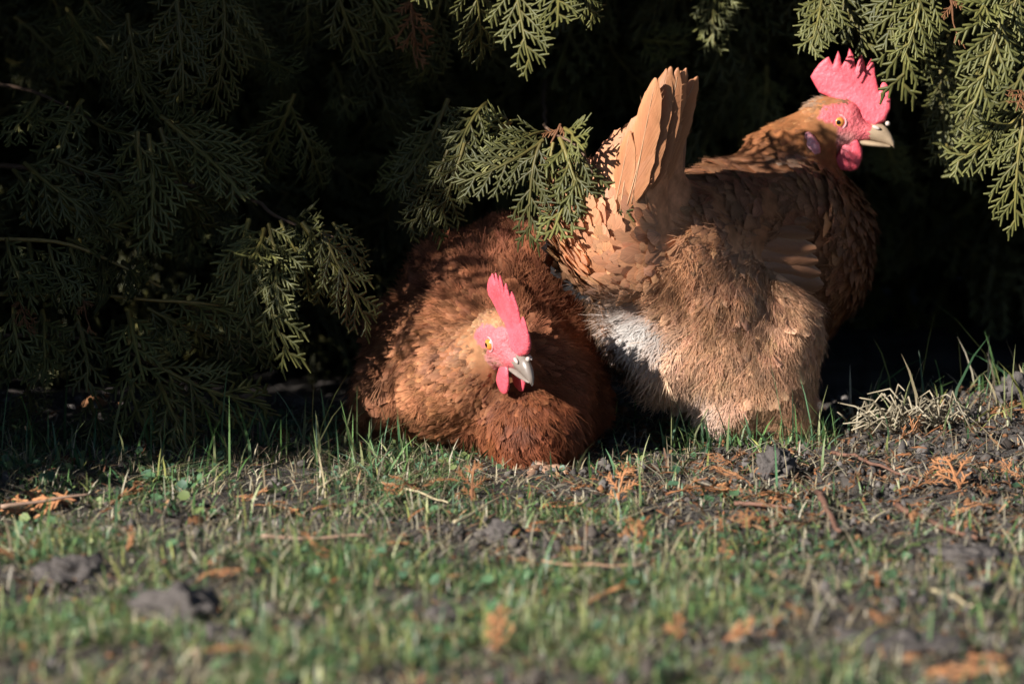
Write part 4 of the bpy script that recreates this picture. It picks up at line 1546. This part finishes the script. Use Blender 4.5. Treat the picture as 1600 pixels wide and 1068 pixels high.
clod(122, 905, (.026, .018, .011), 0.9, 1, 'flat grey soil clod on the grass at the far left', 0.3)
clod(285, 975, (.024, .020, .015), 1.0, 2, 'large blurred grey soil clod in the left foreground grass', -0.4)
clod(350, 1005, (.018, .018, .010), 0.8, 9, 'low blurred grey soil lump right of the large foreground clod', 0.2)
clod(695, 985, (.012, .012, .009), 1.0, 3, 'small blurred brown soil clod in the middle foreground grass', 0.5)
clod(795, 838, (.014, .011, .008), 1.0, 4, 'dark soil clod on the grass below the sitting hen', 0.1)
clod(1212, 752, (.013, .012, .012), 1.0, 5, 'small grey soil clod on bare soil below the standing hen', 0.7)
clod(1420, 1010, (.034, .028, .010), 0.7, 6, 'wide low heap of dark soil in the right foreground', 0.2)
clod(1590, 655, (.016, .016, .016), 1.0, 7, 'tall dark soil clod at the right edge of the bank', 0.0)
clod(1530, 880, (.024, .02, .010), 0.7, 8, 'flat brown soil lump near the right edge', 0.4)

DRYS = []
for k in range(7):
    V, F, C = make_spray(600 + k, (0.03, 0.04, 0.05, 0.06, 0.026, 0.035, 0.045)[k], dry=True, width=1.0)
    V = V.copy()
    V[:, 2] += np.abs(V[:, 0]) ** 1.5 * random.uniform(0.3, 1.6)
    DRYS.append(((0.03, 0.04, 0.05, 0.06, 0.026, 0.035, 0.045)[k], mesh_np('dry_sprig', V, F, M_DRY, C)))


def sprig(pxx, pyy, kind, scale, rotz, tilt, label, group=None):
    p = drop_at(pxx, pyy)
    L, me = DRYS[kind]
    o = link('dry_sprig', me, label=label, category='dry sprig', group=group)
    o.location = Vector(p) + Vector((0, 0, 0.005))
    o.rotation_euler = (random.uniform(-.5, .5), -tilt, rotz)
    o.scale = (scale,) * 3
    return o


sprig(738, 786, 1, 0.75, 1.7, 1.3, 'rusty dry thuja sprig standing upright below the sitting hen')
sprig(1045, 788, 2, 0.9, 0.5, 0.45, 'bright orange dry sprig lying on bare soil below the white fluff')
sprig(965, 790, 1, 0.8, 1.4, 1.0, 'upright orange dry sprig among grass right of the sitting hen')
sprig(120, 800, 3, 1.1, 2.9, 0.15, 'long rusty dry thuja sprig lying at the far left')
sprig(170, 795, 1, 0.8, 0.2, 0.6, 'small rusty dry sprig beside the long one at left')
sprig(1560, 1075, 3, 1.0, 2.3, 0.25, 'large curled orange sprig blurred in the bottom right corner')
sprig(1135, 1018, 4, 0.9, 0.4, 0.6, 'blurred orange leaf cluster in the foreground right of centre')
sprig(1062, 1000, 4, 0.7, 2.0, 0.8, 'small blurred orange leaf in the foreground near the middle')
sprig(1500, 790, 2, 1.0, 1.9, 0.8, 'orange dry sprig standing up near the right edge')
sprig(1430, 770, 1, 0.9, 0.6, 0.5, 'tan dry sprig on soil below the hay tuft')
sprig(1545, 676, 1, 0.9, 0.1, 0.2, 'tan dry sprig lying on the bank at right')
sprig(1585, 612, 1, 0.9, 0.8, 0.8, 'orange dry sprig sticking up on top of the right bank')
sprig(1070, 888, 5, 0.9, 0.1, 0.3, 'pale orange dry sprig on the grass right of centre')
sprig(1090, 845, 5, 0.8, 0.7, 0.5, 'orange dry sprig beside the dark shaded strip right of centre')
sprig(205, 870, 4, 0.7, 1.0, 1.2, 'single orange leaf tip standing in the grass by the left clod')
sprig(640, 868, 5, 0.8, 2.4, 0.2, 'brown dry sprig in the turf left of centre')
r = random.Random(17)
n_s = 0
used_labels, tries = set(), 0
while n_s < 66 and tries < 6000:
    tries += 1
    pxx, pyy = r.uniform(0, 1600), r.uniform(715, 1060)
    if pxx < 500 and r.random() < 0.82:
        continue
    if pxx < 850 and r.random() < 0.6:
        continue
    if pyy > 900 and r.random() < 0.6:
        continue
    if pxx < 950 and pyy < 760:
        continue
    kd, sc, tl = r.randrange(7), r.uniform(0.35, 0.72), r.uniform(-0.1, 0.7)
    size = 'tiny' if DRYS[kd][0] * sc < 0.024 else ('small' if DRYS[kd][0] * sc < 0.034 else 'longer')
    pose = 'lying flat' if tl < 0.3 else 'tipped up'
    band = 'just below the hens' if pyy < 790 else ('midway to the camera' if pyy < 880 else 'in the blurred foreground')
    c = min(5, int(pxx // 267))
    col = ('at the far left', 'left of the sitting hen', 'in line with the sitting hen', 'between the two hens', 'in line with the standing hen', 'at the far right')[c]
    lb = '%s rusty dry sprig %s %s %s' % (size, pose, band, col)
    if lb in used_labels:
        continue
    used_labels.add(lb)
    sprig(pxx, pyy, kd, sc, r.uniform(0, 6.28), tl, lb, 'small dry thuja sprigs on the ground')
    n_s += 1


def stick(name, pa, pb, r0, mat, label, lift=0.004, category='twig', sag=0.0, group='twigs and stalks on the ground', seed=0):
    a, b = drop_at(*pa), drop_at(*pb)
    a[2] += lift
    b[2] += lift + sag
    t = np.linspace(0, 1, 12)[:, None]
    P = a * (1 - t) + b * t
    P[:, 2] = np.maximum(P[:, 2], ground_z(P[:, 0], P[:, 1]) + 0.003)
    P += (np.stack([vnoise(P, 40.0, seed + k * 3.7) for k in range(3)], 1) - 0.5) * 0.006
    V, F = tube(P - a, np.linspace(r0, r0 * 0.5, 12) * 0.75 * (1 + 0.35 * (vnoise(P, 90.0, seed) - 0.5)), 6)
    o = link(name, mesh_np(name, V, F, mat), label=label, category=category, group=group)
    o.location = a
    return o


M_PINKTWIG = plain_mat('peeled_twig', (0.32, 0.2, 0.135), rough=0.6, noise=150.0, lo=0.7, hi=1.3)
M_REDBARK = plain_mat('red_bark', (0.15, 0.072, 0.046), rough=0.8, noise=120.0, lo=0.5, hi=1.5, bump=0.7)
stick('twig', (410, 855), (580, 860), .0024, M_PINKTWIG, 'pale pinkish twig lying level in the turf left of centre', .010, seed=1)
stick('twig', (0, 815), (145, 808), .0022, M_PINKTWIG, 'thin pinkish twig under the rusty sprig at far left', .012, seed=2)
stick('straw', (598, 768), (705, 806), .0016, M_STRAW, 'pale straw slanting down below the sitting hen', .010, seed=3)
stick('straw', (715, 824), (800, 790), .0018, M_STRAW, 'pale straw rising to the right below the sitting hen', .010, seed=4)
stick('twig', (1300, 715), (1440, 760), .0022, M_REDBARK, 'reddish twig on the soil below the hay tuft', .006, seed=5)
stick('twig', (1280, 780), (1310, 850), .0040, M_REDBARK, 'thick reddish brown twig pointing at the camera right of centre', .008, seed=6)
stick('twig', (1400, 805), (1530, 850), .0036, M_REDBARK, 'orange brown bark strip lying near the right edge', .006, seed=7)
stick('twig', (1450, 935), (1520, 975), .0026, M_STRAW, 'blurred pale twig in the right foreground', .008, seed=8)
stick('straw', (1460, 760), (1525, 710), .0012, M_STRAW, 'thin pale straw leaning on the bank at right', .006, seed=9)
stick('twig', (1150, 790), (1240, 800), .0026, M_REDBARK, 'dark red twig lying level below the standing hen', .006, seed=10)
stick('twig', (1210, 830), (1290, 815), .0028, M_REDBARK, 'short brown twig beside the thick reddish one', .006, seed=11)
stick('straw', (500, 780), (560, 755), .0012, M_STRAW, 'short pale straw in the grass left of the sitting hen', .010, seed=12)
stick('straw', (850, 900), (1000, 905), .0013, M_TWIG, 'brown dry stalk lying level in the turf at the centre', .010, seed=13)

# hay tuft on the right bank
hp = drop_at(1420, 688)
acc = Acc()
r = random.Random(9)
for k in range(120):
    a = np.array([r.gauss(0, .022), r.gauss(0, .012), r.uniform(0, .016)])
    ang = r.uniform(0, 6.28)
    d = np.array([math.cos(ang), math.sin(ang) * 0.6, r.uniform(-.1, .5)]) * r.uniform(.012, .04)
    b = a + d
    m = (a + b) / 2 + np.array([0, 0, r.uniform(0, .014)])
    b[2] = max(b[2], 0)
    c = np.array([0.40, 0.33, 0.22]) * r.uniform(.5, 1.2)
    v, f = tube([a, m, b], [.0007, .0008, .0004], 4)
    acc.add(v, f, c)
V, F, C = acc.arrays()
o = link('hay_tuft', mesh_np('hay_tuft', V, F, M_GRASS, C), label='tangled tuft of pale dry grass on the right bank', category='hay')
o.location = hp

# ------------------------------------------------------------------ grass, clover, crumbs
def blades(n, xs, ys, h, w, lean, cols, seed, dens=None, droop_k=0.5, name='grass'):
    rng = np.random.default_rng(seed)
    x = rng.uniform(*xs, n)
    y = rng.uniform(*ys, n)
    if dens is not None:
        k = rng.random(n) < dens(x, y)
        x, y = x[k], y[k]
    n = len(x)
    z = ground_z(x, y) - 0.001
    p = np.stack([x, y, z], 1)
    H = rng.gamma(4, h / 4, n) * (0.6 + 0.8 * fbm(p, 11.0, 2, seed))
    a = rng.uniform(0, 2 * np.pi, n)
    ln = np.abs(rng.normal(size=n)) * lean
    d = np.stack([np.cos(a), np.sin(a), a * 0], 1)
    fa = a + np.pi / 2 + rng.normal(size=n) * 0.6
    lat = np.stack([np.cos(fa), np.sin(fa), fa * 0], 1)
    wv = w * rng.uniform(0.6, 1.4, n)
    rows = []
    ks = (0, 0.35, 0.7, 1.0)
    for i, t in enumerate(ks):
        c = p + d * (ln * H * t ** 1.6)[:, None]
        c[:, 2] += H * (t - droop_k * np.clip(ln, 0, 1.3) * t * t * 0.55)
        ww = (wv * (1.0, .95, .65, .0)[i])[:, None]
        if i < 3:
            rows += [c - lat * ww, c + lat * ww]
        else:
            rows += [c]
    V = np.stack(rows, 1)
    F0 = np.array([(0, 1, 3), (0, 3, 2), (2, 3, 5), (2, 5, 4), (4, 5, 6)])
    F = (F0[None] + (np.arange(n) * 7)[:, None, None]).reshape(-1, 3)
    cols = np.array(cols)
    c = cols[rng.integers(0, len(cols), n)] * rng.uniform(0.5, 1.25, (n, 1)) * (0.7 + 0.55 * fbm(p, 9.0, 2, seed + 4.0))[:, None]
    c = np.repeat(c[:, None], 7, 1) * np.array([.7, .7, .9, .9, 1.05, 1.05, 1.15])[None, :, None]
    return V.reshape(-1, 3), F, c.reshape(-1, 3)


def join(parts):
    Vs, Fs, Cs, n = [], [], [], 0
    for V, F, C in parts:
        Vs.append(V)
        Fs.append(F + n)
        Cs.append(C)
        n += len(V)
    return np.concatenate(Vs), np.concatenate(Fs), np.concatenate(Cs)


GREENS = [(0.082, 0.160, 0.045), (0.108, 0.185, 0.060), (0.066, 0.145, 0.062), (0.155, 0.205, 0.075), (0.24, 0.25, 0.11), (0.085, 0.160, 0.075)]
STRAWS = [(0.42, 0.34, 0.20), (0.33, 0.27, 0.17), (0.48, 0.42, 0.29), (0.25, 0.19, 0.12)]
YEL = [(0.30, 0.30, 0.09), (0.22, 0.24, 0.08)]


def turf(x, y):
    return (1 - 0.85 * np.exp(-((x - 0.03) / 0.10) ** 2 - ((y + 0.14) / 0.07) ** 2)) * np.clip(1.0 - 0.97 * soilness(x, y), 0.02, 1) * (0.12 + 0.88 * sstep(0.42, 0.55, fbm(np.stack([x, y, x * 0], -1), 16.0, 3, 3.0))) * sstep(0.35, 0.1, y)


XR, YR = (-0.55, 0.55), (-1.25, 0.3)
parts = [
    blades(70000, XR, YR, 0.0095, 0.0007, 1.5, GREENS, 1, turf),
    blades(8000, XR, YR, 0.016, 0.0009, 1.3, GREENS + YEL, 2, turf),
    blades(32000, XR, YR, 0.012, 0.0006, 1.9, STRAWS, 3, lambda x, y: np.clip(0.4 + turf(x, y), 0, 1) * sstep(0.2, 0.1, y)),
    blades(30000, XR, (-1.25, -0.42), 0.013, 0.0008, 1.2, GREENS[3:5] + GREENS + YEL, 12, lambda x, y: turf(x, y) * sstep(-0.42, -0.75, y)),
    blades(700, (-0.45, -0.08), (-0.25, 0.06), 0.034, 0.0010, 0.6, GREENS, 4, lambda x, y: sstep(0.12, 0.0, np.abs(y + 0.1 + 0.25 * (x + 0.1)) - 0.02) * 0.8),
    blades(260, (0.12, 0.26), (-0.03, 0.05), 0.026, 0.0009, 0.8, GREENS, 5),
    blades(130, (0.27, 0.42), (0.0, 0.2), 0.036, 0.0010, 0.8, GREENS + YEL + STRAWS, 6),
    blades(110, (-0.13, -0.03), (-0.2, -0.13), 0.018, 0.0009, 0.9, GREENS, 8),
    blades(26, (0.03, 0.1), (-0.17, -0.12), 0.022, 0.0009, 0.6, GREENS + YEL, 9),
]
V, F, C = join(parts)
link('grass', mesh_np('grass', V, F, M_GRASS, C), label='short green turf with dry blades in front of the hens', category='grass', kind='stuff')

# round clover and moss leaves close to the soil
rng = np.random.default_rng(44)
n = 16000
x, y = rng.uniform(*XR, n), rng.uniform(*YR, n)
k = rng.random(n) < turf(x, y) * (0.25 + 0.75 * (fbm(np.stack([x, y, x * 0 + 9], -1), 9.0, 2) > 0.5))
x, y = x[k], y[k]
n = len(x)
R = np.minimum(rng.gamma(4, 0.0030 / 4, n), 0.0055)
p = np.stack([x, y, ground_z(x, y) + rng.uniform(0.001, 0.009, n)], 1)
nn = nrm(rng.normal(size=(n, 3)) * 0.45 + np.array([-0.1, -0.2, 1.0]))
ta = nrm(np.cross(nn, rng.normal(size=(n, 3))))
tb = np.cross(nn, ta)
rows = [p - nn * (R * 0.2)[:, None]]
for i in range(7):
    a = 2 * math.pi * i / 7
    rr = (R * (1.0 if i else 0.75))[:, None]
    rows.append(p + (ta * math.cos(a) + tb * math.sin(a) * 0.85) * rr + nn * (rng.uniform(-.25, .25, n) * R)[:, None])
V = np.stack(rows, 1)
F0 = np.array([(0, i + 1, (i + 1) % 7 + 1) for i in range(7)])
F = (F0[None] + (np.arange(n) * 8)[:, None, None]).reshape(-1, 3)
cl = np.array([(0.075, 0.14, 0.065), (0.095, 0.17, 0.08), (0.06, 0.12, 0.065), (0.16, 0.20, 0.07)])
C = np.repeat((cl[rng.integers(0, 4, n)] * rng.uniform(.7, 1.3, (n, 1)))[:, None], 8, 1)
link('clover', mesh_np('clover', V.reshape(-1, 3), F, M_GRASS, C.reshape(-1, 3)), label='low round clover leaves between the grass blades', category='clover', kind='stuff')

# crumbs of soil and bits of litter
rng = np.random.default_rng(45)
n = 24000
x, y = rng.uniform(*XR, n), rng.uniform(-1.2, 0.3, n)
k = rng.random(n) < (0.12 + 0.88 * soilness(x, y))
x, y = x[k], y[k]
n = len(x)
iv, jf = ICO1
R = rng.gamma(1.3, 0.0013 / 1.3, n) + 0.0005
sh = 1 + rng.normal(size=(n, len(iv), 1)) * 0.32
V = iv[None] * sh * (R[:, None, None] * rng.uniform(0.6, 1.2, (n, 1, 3))) + np.stack([x, y, ground_z(x, y) + R * 0.4], 1)[:, None]
F = (jf[None] + (np.arange(n) * len(iv))[:, None, None]).reshape(-1, 3)
cc = np.array([(0.085, 0.072, 0.062), (0.06, 0.048, 0.04), (0.11, 0.095, 0.085), (0.16, 0.075, 0.035)])
C = np.repeat((cc[rng.choice(4, n, p=[.4, .3, .2, .1])] * rng.uniform(.6, 1.4, (n, 1)))[:, None], len(iv), 1)
link('soil_crumbs', mesh_np('soil_crumbs', V.reshape(-1, 3), F, M_CRUMB, C.reshape(-1, 3), smooth=False), label='dark crumbs of loose soil scattered over the ground', category='soil', kind='stuff')

# brown litter flakes: broken needles and bark lying flat
n = 26000
x, y = rng.uniform(*XR, n), rng.uniform(-1.2, 0.2, n)
k = rng.random(n) < (0.14 + 0.7 * sstep(-0.15, 0.25, x) * sstep(-0.6, -0.2, y))
x, y = x[k], y[k]
n = len(x)
p = np.stack([x, y, ground_z(x, y) + rng.uniform(0.001, 0.007, n)], 1)
a = rng.uniform(0, 6.28, n)
d = np.stack([np.cos(a), np.sin(a), rng.normal(size=n) * 0.35], 1) * rng.gamma(3, 0.0045 / 3, n)[:, None]
q = np.stack([-np.sin(a), np.cos(a), rng.normal(size=n) * 0.3], 1) * rng.uniform(.0006, .0014, n)[:, None]
V = np.stack([p - d - q * .4, p - d + q * .4, p + q + [0, 0, .0008], p - q + [0, 0, .0008], p + d], 1)
F0 = np.array([(0, 1, 2), (0, 2, 3), (3, 2, 4)])
F = (F0[None] + (np.arange(n) * 5)[:, None, None]).reshape(-1, 3)
cc = np.array([(0.30, 0.12, 0.05), (0.22, 0.10, 0.05), (0.36, 0.2, 0.1), (0.3, 0.25, 0.18), (0.14, 0.08, 0.05)])
C = np.repeat((cc[rng.integers(0, 5, n)] * rng.uniform(.6, 1.3, (n, 1)))[:, None], 5, 1)
link('leaf_litter', mesh_np('leaf_litter', V.reshape(-1, 3), F, M_DRY, C.reshape(-1, 3)), label='rusty flakes of needle litter on the soil', category='litter', kind='stuff')
